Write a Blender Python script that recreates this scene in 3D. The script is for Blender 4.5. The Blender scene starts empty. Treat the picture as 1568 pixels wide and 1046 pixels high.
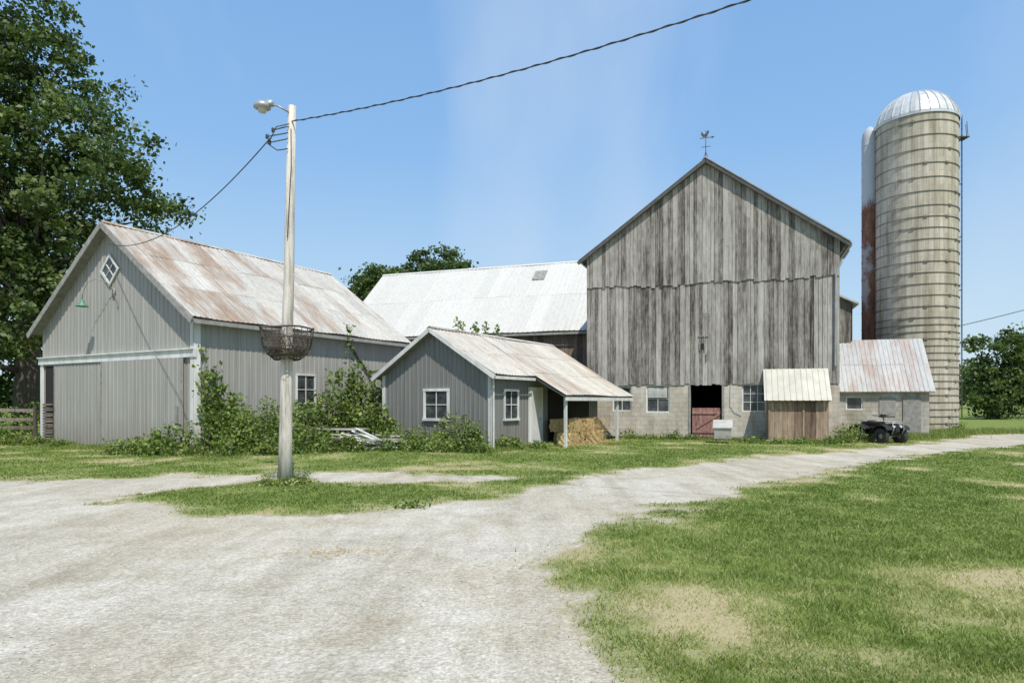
import bpy, math, random
import numpy as np
from mathutils import Vector, Matrix
random.seed(7); rng=np.random.default_rng(7)
scene=bpy.context.scene
R=random.random
def U(a,b): return random.uniform(a,b)

# ------------------------------------------------------------ node helpers
def newmat(name):
    m=bpy.data.materials.new(name); m.use_nodes=True
    nt=m.node_tree; b=nt.nodes['Principled BSDF']
    return m,nt,b
def nd(nt,t,**k):
    n=nt.nodes.new(t)
    for a,v in k.items(): setattr(n,a,v)
    return n
def ramp(nt,src,stops):
    r=nt.nodes.new('ShaderNodeValToRGB')
    el=r.color_ramp.elements
    while len(el)<len(stops): el.new(.5)
    for e,(p,c) in zip(el,stops):
        e.position=p; e.color=(c if len(c)==4 else (*c,1)) if hasattr(c,'__len__') else (c,c,c,1)
    nt.links.new(src,r.inputs[0]); return r.outputs[0]
def mix(nt,f,a,b,mode='MIX'):
    m=nt.nodes.new('ShaderNodeMix'); m.data_type='RGBA'; m.blend_type=mode
    for s,v in ((0,f),(6,a),(7,b)):
        if isinstance(v,bpy.types.NodeSocket): nt.links.new(v,m.inputs[s])
        elif hasattr(v,'__len__'): m.inputs[s].default_value=v if len(v)==4 else (*v,1)
        else: m.inputs[s].default_value=v if s==0 else (v,v,v,1)
    return m.outputs[2]
def math_(nt,op,a,b=0.0,c=None):
    m=nt.nodes.new('ShaderNodeMath'); m.operation=op
    for i,v in enumerate((a,b,c)):
        if v is None: continue
        if isinstance(v,bpy.types.NodeSocket): nt.links.new(v,m.inputs[i])
        else: m.inputs[i].default_value=v
    return m.outputs[0]
def coords(nt,scale=(1,1,1),kind='Object'):
    tc=nt.nodes.new('ShaderNodeTexCoord'); mp=nt.nodes.new('ShaderNodeMapping')
    mp.inputs['Scale'].default_value=scale
    nt.links.new(tc.outputs[kind],mp.inputs[0]); return mp.outputs[0]
def noise(nt,co,scale,detail=5,rough=.6,out=0):
    n=nd(nt,'ShaderNodeTexNoise'); n.inputs['Scale'].default_value=scale
    n.inputs['Detail'].default_value=detail; n.inputs['Roughness'].default_value=rough
    if co is not None: nt.links.new(co,n.inputs['Vector'])
    return n.outputs[out]
def attr(nt,name='rnd'):
    a=nt.nodes.new('ShaderNodeAttribute'); a.attribute_name=name; return a.outputs['Fac']
def bump(nt,b,h,strength=.3,dist=.02):
    bp=nt.nodes.new('ShaderNodeBump'); bp.inputs['Strength'].default_value=strength
    bp.inputs['Distance'].default_value=dist
    nt.links.new(h,bp.inputs['Height']); nt.links.new(bp.outputs[0],b.inputs['Normal'])
def simple(name,c1,c2=None,rough=.6,scale=4,stretch=(1,1,1),metal=0,bmp=0,rn=.25):
    m,nt,b=newmat(name)
    c2=c2 or tuple(x*.75 for x in c1)
    co=coords(nt,stretch); n=noise(nt,co,scale,6,.65)
    col=ramp(nt,n,[(.3,c2),(.7,c1)])
    if rn:
        f=math_(nt,'MULTIPLY_ADD',attr(nt),rn,1-rn*.6)
        cc=nt.nodes.new('ShaderNodeCombineColor')
        for i in range(3): nt.links.new(f,cc.inputs[i])
        col=mix(nt,1.0,col,cc.outputs[0],'MULTIPLY')
    nt.links.new(col,b.inputs['Base Color'])
    b.inputs['Roughness'].default_value=rough; b.inputs['Metallic'].default_value=metal
    if bmp: bump(nt,b,noise(nt,co,scale*6,4),bmp,.01)
    return m

def siding(name,c1,c2,dirt):
    m,nt,b=newmat(name)
    co=coords(nt,(1.5,1.5,.12)); n=noise(nt,co,1.6,7,.7)
    co2=coords(nt); n2=noise(nt,co2,.5,4,.5)
    col=ramp(nt,n,[(.3,c2),(.65,c1)])
    col=mix(nt,math_(nt,'MULTIPLY',n2,.5),col,dirt)
    st=noise(nt,coords(nt,(7,7,.25)),1.0,5,.7)
    col=mix(nt,1.0,col,ramp(nt,st,[(.34,(.80,.78,.75)),(.5,(1,1,1))]),'MULTIPLY')
    sp=nt.nodes.new('ShaderNodeSeparateXYZ'); nt.links.new(co2,sp.inputs[0])
    g=nd(nt,'ShaderNodeMapRange'); g.inputs[1].default_value=1.2; g.inputs[2].default_value=0
    g.inputs[3].default_value=0; g.inputs[4].default_value=.9
    nt.links.new(sp.outputs[2],g.inputs[0])
    gm=math_(nt,'MULTIPLY',g.outputs[0],noise(nt,coords(nt,(3,3,1)),1.5,6))
    col=mix(nt,gm,col,(.20,.165,.115))
    nt.links.new(col,b.inputs['Base Color']); b.inputs['Roughness'].default_value=.5
    bump(nt,b,noise(nt,coords(nt,(1,1,.6)),1.2,3),.3,.04)
    return m
M_sid1=siding('grey_steel_siding',(.37,.36,.335),(.28,.275,.25),(.26,.24,.21))
M_sid2=siding('dark_grey_steel_siding',(.215,.217,.207),(.165,.167,.16),(.15,.145,.13))
M_white=simple('white_trim_paint',(.72,.72,.70),(.46,.45,.42),.6,3,(1,1,.3))
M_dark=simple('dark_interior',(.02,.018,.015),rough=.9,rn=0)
M_trimgrey=simple('weathered_trim',(.33,.32,.30),(.18,.17,.15),.8,5)
M_rakedark=simple('dark_rake_board',(.10,.095,.09),(.05,.05,.05),.8,5)

def roofmat(name,base,base2,rust,rustamt,streak=(1,1,1),rough=.5,grad=None,rn=.18,rv=.07,ra=.75):
    m,nt,b=newmat(name)
    n=noise(nt,coords(nt,streak),.75,9,.75)
    n2=noise(nt,coords(nt,tuple(6*s for s in streak)),1.4,9,.85)
    col=ramp(nt,n2,[(.32,base2),(.6,base)])
    f=math_(nt,'MULTIPLY_ADD',attr(nt),rn,1-rn*.6)
    cc=nt.nodes.new('ShaderNodeCombineColor')
    for i in range(3): nt.links.new(f,cc.inputs[i])
    col=mix(nt,1.0,col,cc.outputs[0],'MULTIPLY')
    s=math_(nt,'ADD',n,math_(nt,'MULTIPLY',n2,.4))
    s=math_(nt,'ADD',s,math_(nt,'MULTIPLY',attr(nt,'rnd2'),rv))
    if grad:
        sp=nt.nodes.new('ShaderNodeSeparateXYZ'); nt.links.new(coords(nt),sp.inputs[0])
        g=nd(nt,'ShaderNodeMapRange'); g.inputs[1].default_value=grad[0]; g.inputs[2].default_value=grad[1]
        g.inputs[3].default_value=grad[2]; g.inputs[4].default_value=0
        nt.links.new(sp.outputs[1],g.inputs[0]); s=math_(nt,'ADD',s,g.outputs[0])
    rm=ramp(nt,s,[(rustamt,0.0),(min(rustamt+.14,.999),1.0)])
    rc=ramp(nt,n2,[(.35,tuple(x*.55 for x in rust)),(.65,tuple(min(1,x*1.3) for x in rust))])
    col=mix(nt,math_(nt,'MULTIPLY',rm,ra),col,rc)
    nt.links.new(col,b.inputs['Base Color']); b.inputs['Roughness'].default_value=rough
    b.inputs['Specular IOR Level'].default_value=.4
    bump(nt,b,noise(nt,coords(nt,(1,1,1)),2.2,3),.3,.03)
    return m
M_rust=roofmat('old_galvanised_roof',(.55,.53,.47),(.30,.28,.245),(.29,.19,.115),.745,(.35,1.3,.35),grad=(-.5,6,.13),rv=.08,ra=.82)
M_rust2=roofmat('shed_metal_roof',(.56,.53,.46),(.33,.30,.25),(.32,.23,.15),.735,(.35,1.3,.35),ra=.82)
M_wroof=roofmat('white_metal_roof',(.585,.575,.53),(.45,.44,.40),(.38,.35,.30),.88,(1.2,.3,.3),rn=.10,rv=.03)
M_mroof=roofmat('milkhouse_roof',(.48,.49,.485),(.33,.33,.32),(.32,.20,.14),.71,(1.2,.3,.3),ra=.8)
M_creamroof=simple('cream_steel_roof',(.56,.54,.45),(.42,.40,.34),.5,2,rn=.12)

def boardmat(name,stops,fine=.5,ra=.30,nb=.6):
    m,nt,b=newmat(name)
    g=noise(nt,coords(nt,(9,9,.45)),1.0,9,.8)
    g2=noise(nt,coords(nt,(1,1,.35)),.6,6,.65)
    g3=noise(nt,coords(nt,(45,45,1.6)),1.0,5,.75)
    kn=noise(nt,coords(nt,(6,6,2.2)),1.3,4,.6)
    s=math_(nt,'MULTIPLY',attr(nt),ra)
    s=math_(nt,'ADD',s,math_(nt,'MULTIPLY',math_(nt,'SUBTRACT',g,.5),nb*1.5))
    s=math_(nt,'ADD',s,math_(nt,'MULTIPLY',math_(nt,'SUBTRACT',g2,.5),.75))
    s=math_(nt,'ADD',s,math_(nt,'MULTIPLY',math_(nt,'SUBTRACT',g3,.5),fine))
    s=math_(nt,'ADD',s,math_(nt,'MULTIPLY',math_(nt,'SUBTRACT',kn,.5),.45))
    s=math_(nt,'ADD',s,.5-ra*.5)
    col=ramp(nt,s,stops)
    nt.links.new(col,b.inputs['Base Color']); b.inputs['Roughness'].default_value=.88
    bump(nt,b,math_(nt,'ADD',g3,g),.6,.012)
    return m
M_board=boardmat('weathered_grey_boards',[(.15,(.032,.027,.023)),(.33,(.12,.107,.092)),(.50,(.25,.232,.205)),(.71,(.375,.355,.32)),(.92,(.47,.45,.41))],fine=.85,nb=.75,ra=.34)
M_brown=boardmat('weathered_brown_boards',[(.2,(.05,.035,.025)),(.5,(.17,.12,.085)),(.85,(.33,.25,.19))])
M_tan=boardmat('tan_boards',[(.15,(.07,.045,.03)),(.4,(.20,.135,.09)),(.6,(.34,.25,.17)),(.85,(.50,.43,.33))],ra=.55)
M_rail=boardmat('fence_wood',[(.2,(.05,.04,.03)),(.5,(.15,.12,.10)),(.9,(.32,.28,.24))])

def blockmat(name,c1,c2,mort):
    m,nt,b=newmat(name)
    tc=nt.nodes.new('ShaderNodeTexCoord'); sp=nt.nodes.new('ShaderNodeSeparateXYZ')
    nt.links.new(tc.outputs['Object'],sp.inputs[0])
    cb=nt.nodes.new('ShaderNodeCombineXYZ')
    nt.links.new(math_(nt,'ADD',sp.outputs[0],sp.outputs[1]),cb.inputs[0]); nt.links.new(sp.outputs[2],cb.inputs[1])
    br=nd(nt,'ShaderNodeTexBrick'); br.inputs['Scale'].default_value=1
    br.inputs['Brick Width'].default_value=.41; br.inputs['Row Height'].default_value=.205
    br.inputs['Mortar Size'].default_value=.008; br.inputs['Mortar Smooth'].default_value=.3
    br.inputs['Color1'].default_value=(*c1,1); br.inputs['Color2'].default_value=(*c2,1); br.inputs['Mortar'].default_value=(*mort,1)
    nt.links.new(cb.outputs[0],br.inputs['Vector'])
    n=noise(nt,coords(nt,(1,1,.6)),1.3,8,.75)
    d=ramp(nt,n,[(.35,(.60,.56,.50)),(.6,(1.0,1.0,1.0))])
    col=mix(nt,1.0,br.outputs[0],d,'MULTIPLY')
    nt.links.new(col,b.inputs['Base Color']); b.inputs['Roughness'].default_value=.9
    bump(nt,b,math_(nt,'SUBTRACT',1,br.outputs[1]),.6,.01)
    return m
M_block=blockmat('painted_concrete_block',(.57,.52,.45),(.50,.46,.395),(.39,.36,.31))
M_block2=blockmat('grey_concrete_block',(.49,.46,.41),(.41,.39,.345),(.29,.28,.25))
M_red=simple('faded_red_door',(.20,.07,.055),(.36,.22,.19),.75,3,(4,4,1))
m,nt,b=newmat('window_glass'); b.inputs['Roughness'].default_value=.08
nt.links.new(ramp(nt,noise(nt,coords(nt),2.5,5),[(.35,(.015,.018,.02)),(.7,(.10,.11,.11))]),b.inputs['Base Color']); M_glass=m
M_black=simple('black_plastic',(.02,.02,.022),(.012,.012,.012),.4,6)
M_rubber=simple('tyre_rubber',(.03,.03,.03),(.05,.045,.04),.85,8)
M_steel=simple('galvanised_steel',(.42,.43,.43),(.30,.30,.30),.45,4,metal=.4)
M_rustiron=simple('rusty_wire',(.10,.07,.05),(.05,.045,.04),.8,20)
M_greenpaint=simple('green_enamel',(.12,.30,.19),(.08,.20,.12),.5,6)
M_straw=simple('straw',(.66,.50,.24),(.36,.25,.11),.85,14,(1,1,1),bmp=.8,rn=.5)
M_bark=simple('bark',(.16,.13,.105),(.07,.06,.05),.9,5,(3,3,.6),bmp=.6)
M_wire=simple('power_cable',(.04,.04,.04),rough=.6)

def leafmat(name,cd,cm,cl,trans=.35):
    m,nt,b=newmat(name)
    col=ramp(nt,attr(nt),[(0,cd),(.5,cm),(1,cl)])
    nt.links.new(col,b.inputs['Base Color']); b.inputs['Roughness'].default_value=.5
    b.inputs['Specular IOR Level'].default_value=.35
    tr=nt.nodes.new('ShaderNodeBsdfTranslucent'); nt.links.new(mix(nt,1.0,col,(1.1,1.25,.6),'MULTIPLY'),tr.inputs[0])
    ms=nt.nodes.new('ShaderNodeMixShader'); ms.inputs[0].default_value=trans
    nt.links.new(b.outputs[0],ms.inputs[1]); nt.links.new(tr.outputs[0],ms.inputs[2])
    nt.links.new(ms.outputs[0],nt.nodes['Material Output'].inputs[0])
    return m
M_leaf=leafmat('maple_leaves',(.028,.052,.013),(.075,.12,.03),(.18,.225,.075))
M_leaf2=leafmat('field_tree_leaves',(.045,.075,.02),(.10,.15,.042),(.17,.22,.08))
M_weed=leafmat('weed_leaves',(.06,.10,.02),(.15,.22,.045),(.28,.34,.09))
M_grass=leafmat('grass_blades',(.105,.155,.028),(.21,.275,.062),(.46,.43,.20),.3)

# ------------------------------------------------------------ mesh builder
class MB:
    def __init__(s): s.v=[];s.f=[];s.m=[];s.r=[];s.r2=[];s.cur=0
    def add(s,vs,fs,r=None):
        o=len(s.v); s.v.extend([tuple(x) for x in vs]); r=R() if r is None else r; r2=R()
        for f in fs: s.f.append([o+i for i in f]); s.m.append(s.cur); s.r.append(r); s.r2.append(r2)
    def hexa(s,p,r=None):
        s.add(p,[(3,2,1,0),(4,5,6,7),(0,1,5,4),(1,2,6,5),(2,3,7,6),(3,0,4,7)],r)
    def box(s,a,b,r=None):
        x0,x1=sorted((a[0],b[0]));y0,y1=sorted((a[1],b[1]));z0,z1=sorted((a[2],b[2]))
        s.hexa([(x0,y0,z0),(x1,y0,z0),(x1,y1,z0),(x0,y1,z0),(x0,y0,z1),(x1,y0,z1),(x1,y1,z1),(x0,y1,z1)],r)
    def beam(s,p0,p1,w,h,up=(0,0,1),r=None,w1=None):
        p0=Vector(p0);p1=Vector(p1);d=(p1-p0).normalized();u=Vector(up)
        sd=d.cross(u).normalized();u=sd.cross(d).normalized()
        w1=w1 or w
        q=lambda p,a,b,ww:p+sd*a*ww/2+u*b*h/2
        s.hexa([q(p0,-1,-1,w),q(p0,1,-1,w),q(p1,1,-1,w1),q(p1,-1,-1,w1),q(p0,-1,1,w),q(p0,1,1,w),q(p1,1,1,w1),q(p1,-1,1,w1)],r)
    def tube(s,pts,rad,n=8,r=None,cap=True):
        pts=[Vector(p) for p in pts]; k=len(pts)
        if not hasattr(rad,'__len__'): rad=[rad]*k
        vs=[];fs=[];prev=None
        for i,p in enumerate(pts):
            d=(pts[min(i+1,k-1)]-pts[max(i-1,0)]).normalized()
            ref=prev if prev is not None else (Vector((0,0,1)) if abs(d.z)<.9 else Vector((1,0,0)))
            a=d.cross(ref)
            if a.length<1e-4: a=d.cross(Vector((0,1,0)))
            a.normalize(); b=a.cross(d).normalized(); prev=b
            for j in range(n):
                t=2*math.pi*j/n; vs.append(p+(a*math.cos(t)+b*math.sin(t))*rad[i])
        for i in range(k-1):
            for j in range(n):
                fs.append((i*n+j,i*n+(j+1)%n,(i+1)*n+(j+1)%n,(i+1)*n+j))
        if cap: fs.append(tuple(range(n))[::-1]); fs.append(tuple((k-1)*n+j for j in range(n)))
        s.add(vs,fs,r)
    def lathe(s,c,prof,n=24,r=None,axis='z'):
        vs=[];fs=[]
        for (rr,z) in prof:
            for j in range(n):
                t=2*math.pi*j/n
                if axis=='z': vs.append((c[0]+rr*math.cos(t),c[1]+rr*math.sin(t),c[2]+z))
                elif axis=='y': vs.append((c[0]+rr*math.cos(t),c[1]+z,c[2]+rr*math.sin(t)))
                else: vs.append((c[0]+z,c[1]+rr*math.cos(t),c[2]+rr*math.sin(t)))
        for i in range(len(prof)-1):
            for j in range(n): fs.append((i*n+j,i*n+(j+1)%n,(i+1)*n+(j+1)%n,(i+1)*n+j))
        s.add(vs,fs,r)
    def obj(s,name,mats,parent=None,smooth=False):
        me=bpy.data.meshes.new(name); me.from_pydata(s.v,[],s.f)
        for mm in (mats if isinstance(mats,(list,tuple)) else [mats]): me.materials.append(mm)
        me.polygons.foreach_set('material_index',s.m)
        for nm,arr in (('rnd',s.r),('rnd2',s.r2)):
            a=me.attributes.new(nm,'FLOAT','FACE'); a.data.foreach_set('value',arr)
        if smooth: me.polygons.foreach_set('use_smooth',[True]*len(s.f))
        me.update(); o=bpy.data.objects.new(name,me); scene.collection.objects.link(o)
        if parent: o.parent=parent
        return o
def empty(name,loc=(0,0,0),rz=0):
    e=bpy.data.objects.new(name,None); scene.collection.objects.link(e)
    e.location=loc; e.rotation_euler=(0,0,rz); e.empty_display_size=.5; return e

def ribs(mb,a0,a1,f,lo,hi,sp=.23,rw=.035,dep=.018,brk=(),sheet=.9,rows=1,jit=0.0):
    pts=[(a0,0)]; c=a0+sp/2
    while c<a1-rw:
        pts+= [(c-rw,0),(c-rw*.45,dep),(c+rw*.45,dep),(c+rw,0)]; c+=sp
    pts.append((a1,0))
    for bk in brk: pts.append((bk,0))
    pts.sort()
    rr={}
    for (p,q) in zip(pts[:-1],pts[1:]):
        if q[0]-p[0]<1e-5: continue
        for k in range(rows):
            def g(a,t): return lo(a)+(hi(a)-lo(a))*t
            t0=k/rows; t1=(k+1)/rows; ex=.006*(rows-1-k)
            key=(int(((p[0]+q[0])/2-a0)/sheet),k)
            if key not in rr: rr[key]=(R(),R(),U(0,jit))
            j=rr[key][2]
            o=len(mb.v)
            mb.v+= [tuple(f(p[0],g(p[0],t0),p[1]+ex+j+.012*(rows>1))),tuple(f(q[0],g(q[0],t0),q[1]+ex+j+.012*(rows>1))),
                    tuple(f(q[0],g(q[0],t1),q[1]+ex+j)),tuple(f(p[0],g(p[0],t1),p[1]+ex+j))]
            mb.f.append([o,o+1,o+2,o+3]); mb.m.append(mb.cur); mb.r.append(rr[key][0]); mb.r2.append(rr[key][1])

def gable_roof(mb,r0,r1,t0,t1,ze,zr,oh,og,ridge='y',sp=.2,rows=3,sheet=.75,jit=.012,matroof=0,matunder=1,sides=(0,1),under=True,dep=.018):
    mid=(t0+t1)/2; sl=(zr-ze)/(mid-t0)
    P=(lambda r,t,z:Vector((t,r,z))) if ridge=='y' else (lambda r,t,z:Vector((r,t,z)))
    L=math.hypot(1,sl)
    for side in sides:
        te=(t0-oh) if side==0 else (t1+oh); zee=ze-oh*sl
        sg=-1 if side==0 else 1
        def f(a,v,off):
            t=te+(mid-te)*v; z=zee+(zr-zee)*v-.03*math.sin(v*3.14)*math.sin(a*.55+side)-.015*math.sin(a*1.7+2*v)
            return P(a,t+sg*sl/L*off,z+off/L)
        mb.cur=matroof
        ribs(mb,r0-og,r1+og,lambda a,v,off:f(a,v,off+.03),lambda a:0,lambda a:1,sp=sp,rows=rows,sheet=sheet,jit=jit,dep=dep)
        mb.cur=matunder
        if under:
            a=r0-og+.02;b=r1+og-.02
            mb.hexa([f(a,.012,-.09),f(b,.012,-.09),f(b,1,-.09),f(a,1,-.09),f(a,.012,-.03),f(b,.012,-.03),f(b,1,-.03),f(a,1,-.03)])
    mb.cur=matroof
    for sg in (-1,1):
        p=[P(r0-og-.01,mid,zr+.085),P(r1+og+.01,mid,zr+.085),P(r1+og+.01,mid+sg*.14,zr+.085-.14*sl),P(r0-og-.01,mid+sg*.14,zr+.085-.14*sl)]
        mb.add(p,[(0,1,2,3)],.8)

def fmap(W=None):
    return (lambda a,z,o:(a,-o,z)) if W is None else (lambda a,z,o:(W+o,a,z))
def window(par,name,mp,a0,a1,z0,z1,o=0.0,nx=1,nz=1,fr=.07,proud=.05,frame=None):
    mb=MB(); bx=lambda A,B:mb.box(mp(*A),mp(*B))
    bx((a0-fr,z0,o),(a0,z1,o+proud)); bx((a1,z0,o),(a1+fr,z1,o+proud))
    bx((a0-fr,z1,o),(a1+fr,z1+fr,o+proud+.01)); bx((a0-fr-.02,z0-fr,o),(a1+fr+.02,z0,o+proud+.03))
    for i in range(1,nx+1):
        a=a0+(a1-a0)*i/(nx+1); bx((a-.014,z0,o+.012),(a+.014,z1,o+.034))
    for i in range(1,nz+1):
        z=z0+(z1-z0)*i/(nz+1); bx((a0,z-.014,o+.014),(a1,z+.014,o+.037))
    mb.cur=1; mb.box(mp(a0,z0,o+.002),mp(a1,z1,o+.011))
    mb.obj(name,[frame or M_white,M_glass],par)

def boards(mb,mp,a0,a1,lo,hi,o,w=.2,th=.024,gap=.008,rag=.03,patch=0):
    a=a0
    while a<a1-.02:
        ww=min(w*U(.7,1.3),a1-a); b=a+ww-gap*U(.5,2.4)
        if ww>.03:
            dz=U(-rag,rag); oo=o+U(0,.014); tl=U(-.006,.006)
            mk=lambda aa,z,x:mp(aa,z,x)
            segs=[(0,1)]
            if R()<patch: c=U(.3,.75); segs=[(0,c),(c+.002,1)]
            r=R()
            for (u,v) in segs:
                L=lambda aa,t:(lo(aa)+dz)+(hi(aa)-lo(aa)-dz)*t
                r=min(1,max(0,r+U(-.3,.3))) if u>0 else r
                mb.hexa([mk(a,L(a,u),oo+th),mk(b,L(b,u),oo+th+tl),mk(b,L(b,u),oo),mk(a,L(a,u),oo),
                     mk(a,L(a,v),oo+th+tl),mk(b,L(b,v),oo+th),mk(b,L(b,v),oo),mk(a,L(a,v),oo)],r)
        a+=ww
def wall_open(mb,mp,a0,a1,z0,z1,th,ops):
    ops=sorted(ops); a=a0
    for (p,q,zb,zt) in ops:
        mb.box(mp(a,z0,0),mp(p,z1,-th))
        if zb>z0: mb.box(mp(p,z0,0),mp(q,zb,-th))
        if zt<z1: mb.box(mp(p,zt,0),mp(q,z1,-th))
        a=q
    mb.box(mp(a,z0,0),mp(a1,z1,-th))

# ============================================================ GREY METAL BARN (left)
W,L,E,RZ=9.6,10.5,4.62,8.1
G=empty('grey_metal_barn',(-18.68,25.99,0),math.atan2(-.494,.870))
gab=lambda W,E,RZ:(lambda a:E+(RZ-E)*(1-abs(a-W/2)/(W/2)))
g=gab(W,E,RZ)
mb=MB()
ribs(mb,0,W,lambda a,v,o:(a,-o,v),lambda a:3.4,g,brk=(W/2,))
ribs(mb,0,W,lambda a,v,o:(a,-o,v),lambda a:0,lambda a:3.15,)
ribs(mb,0,L,lambda a,v,o:(W+o,a,v),lambda a:0,lambda a:E)
ribs(mb,0,L,lambda a,v,o:(0-o,a,v),lambda a:0,lambda a:E)
ribs(mb,0,W,lambda a,v,o:(a,L+o,v),lambda a:0,g,brk=(W/2,))
mb.obj('siding',[M_sid1],G)
mb=MB(); gable_roof(mb,0,L,0,W,E,RZ,.35,.35,rows=3)
mb.obj('roof',[M_rust,M_trimgrey],G)
mb=MB(); F=fmap()
mb.box((-.12,-.10,3.15),(W+.1,0,3.4)); mb.box((-.12,-.16,3.4),(W+.1,0,3.44))
mb.box((W-.14,-.06,0),(W+.05,-.02,3.15)); mb.box((W+.022,-.06,0),(W+.06,.18,E-.15)); mb.box((W-.14,-.06,3.44),(W+.05,-.02,E+.05))
mb.box((-.05,-.06,0),(.16,-.02,3.15))
mb.obj('white_trim',[M_white],G)
mb=MB(); sl=(RZ-E)/(W/2)
for sg,t in ((1,-.38),(-1,W+.38)):
    mb.beam((t,-.36,E-.38*sl-.07),(W/2,-.36,RZ-.07),.05,.2,(0,0,1))
mb.beam((W+.36,-.3,E-.36*sl-.08),(W+.36,L+.3,E-.36*sl-.08),.04,.13)
mb.obj('fascia',[M_trimgrey],G)
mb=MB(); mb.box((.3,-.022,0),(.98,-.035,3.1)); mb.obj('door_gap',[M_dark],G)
mb=MB()
for k in range(14): mb.beam((.38,-.12,.15+k*.11),(.92,-.12,.15+k*.11+U(-.03,.03)),.12,.08)
mb.obj('stacked_firewood',[M_rail],G)
mb=MB(); ribs(mb,1.0,4.5,lambda a,v,o:(a,-.05-o,v),lambda a:.1,lambda a:3.12)
ribs(mb,4.4,9.15,lambda a,v,o:(a,-.13-o,v),lambda a:.06,lambda a:3.14)
mb.box((4.4,-.128,.06),(9.15,-.09,3.14)); mb.box((1.0,-.048,.1),(4.4,-.038,3.12))
mb.obj('sliding_doors',[M_sid1],G)
mb=MB()
mb.box((1.0,-.075,.1),(1.05,-.05,3.12)); mb.box((4.4,-.155,.06),(4.45,-.13,3.14)); mb.box((9.1,-.155,.06),(9.15,-.13,3.14))
mb.box((8.85,-.2,1.0),(8.9,-.15,1.5)); mb.box((8.8,-.16,.95),(8.95,-.151,1.55))
mb.obj('door_edges',[M_trimgrey],G)
mb=MB(); c=(W/2,6.45)
def dia(o0,o1,di,do):
    P=[(0,1),(1,0),(0,-1),(-1,0)]
    for i in range(4):
        a,b=P[i],P[(i+1)%4]
        q=lambda p,s,o:(c[0]+p[0]*s,-o,c[1]+p[1]*s)
        mb.hexa([q(a,di,o0),q(b,di,o0),q(b,do,o0),q(a,do,o0),q(a,di,o1),q(b,di,o1),q(b,do,o1),q(a,do,o1)])
dia(.02,.07,.47,.60)
for s in (-1,1):
    mb.beam((c[0]-.235,-.045,c[1]-.235*s),(c[0]+.235,-.045,c[1]+.235*s),.025,.03,(0,1,0))
mb.cur=1; mb.add([(c[0],-.03,c[1]+.47),(c[0]-.47,-.03,c[1]),(c[0],-.03,c[1]-.47),(c[0]+.47,-.03,c[1])],[(0,1,2,3)])
mb.obj('diamond_window',[M_white,M_glass],G)
window(G,'side_window',fmap(W),4.25,5.1,1.1,2.7,.02,nx=1,nz=2)
mb=MB(); pts=[(5.05,-.04,5.65),(5.0,-.25,5.95),(4.75,-.5,6.05),(4.45,-.62,5.95),(4.2,-.65,5.6),(4.15,-.65,5.35)]
mb.tube(pts,.014,6); mb.box((4.98,-.06,5.45),(5.12,-.02,5.75))
mb.tube([(5.05,-.04,5.6),(5.3,-.04,5.2),(5.3,-.04,5.0)],.012,5)
mb.cur=1; mb.lathe((4.15,-.65,5.12),[(0.02,.24),(.06,.22),(.08,.13),(.20,.0),(.21,-.02),(.18,0),(.06,.11)],20)
mb.obj('gooseneck_lamp',[M_trimgrey,M_greenpaint],G,smooth=True)
mb=MB(); mb.beam((W+.08,6.9,4.2),(W+.08,8.5,2.6),.05,.09,(1,0,0)); mb.obj('diagonal_brace',[M_rakedark],G)

# ============================================================ SMALL SHED (middle)
W,L,E,RZ=5.0,8.6,2.8,4.35
G=empty('grey_shed_with_porch',(-4.94,25.19,0),math.atan2(-.537,.843))
g=gab(W,E,RZ); mb=MB()
ribs(mb,0,W,lambda a,v,o:(a,-o,v),lambda a:0,g,sp=.2,brk=(W/2,))
ribs(mb,0,L,lambda a,v,o:(W+o,a,v),lambda a:0,lambda a:E,sp=.2)
ribs(mb,0,L,lambda a,v,o:(0-o,a,v),lambda a:0,lambda a:E)
ribs(mb,0,W,lambda a,v,o:(a,L+o,v),lambda a:0,g,brk=(W/2,))
mb.obj('siding',[M_sid2],G)
mb=MB(); gable_roof(mb,0,L,0,W,E,RZ,.33,.3,rows=2,sides=(0,))
gable_roof(mb,0,2.35,0,W,E,RZ,.33,.3,rows=2,sides=(1,))
sl=(RZ-E)/(W/2)
te,ze_=W+1.62,E-1.62*sl+.12
def f(a,v,off):
    if v<=1: 
        t=te+(W+.1-te)*v; z=ze_+(E-.1*sl-ze_)*v
    else:
        t=W+.1+(W/2-W-.1)*(v-1); z=E-.1*sl+(RZ-E+.1*sl)*(v-1)
    z-=.02*math.sin(a*1.1+v)
    return Vector((t+.5*off,a,z+.85*off))
mb.cur=0
ribs(mb,2.66,L+.3,lambda a,v,o:f(a,v,o+.03),lambda a:1,lambda a:2,rows=2,sheet=.75,jit=.01)
ribs(mb,2.45,L+.3,lambda a,v,o:f(a,v,o+.03),lambda a:0,lambda a:1.03,rows=1,sheet=.75,jit=.01)
mb.cur=1
for (v0,v1,a) in ((0.01,1,2.5),(1,2,2.68)):
    b=L+.27
    mb.hexa([f(a,v0,-.09),f(b,v0,-.09),f(b,v1,-.09),f(a,v1,-.09),f(a,v0,-.025),f(b,v0,-.025),f(b,v1,-.025),f(a,v1,-.025)])
mb.obj('roof',[M_rust2,M_trimgrey],G)
mb=MB()
mb.beam((-.36,-.31,E-.36*sl-.05),(W/2,-.31,RZ-.05),.04,.15); mb.beam((W+.36,-.31,E-.36*sl-.05),(W/2,-.31,RZ-.05),.04,.15)
mb.box((W-.1,-.05,0),(W+.045,-.02,E-.1)); mb.box((W+.02,-.05,0),(W+.05,.1,E-.1)); mb.box((-.045,-.05,0),(.1,-.02,E-.1))
mb.beam((W+.36,-.28,E-.36*sl-.05),(W+.36,2.4,E-.36*sl-.05),.03,.1)
mb.obj('white_trim',[M_white],G)
mb=MB()
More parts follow.
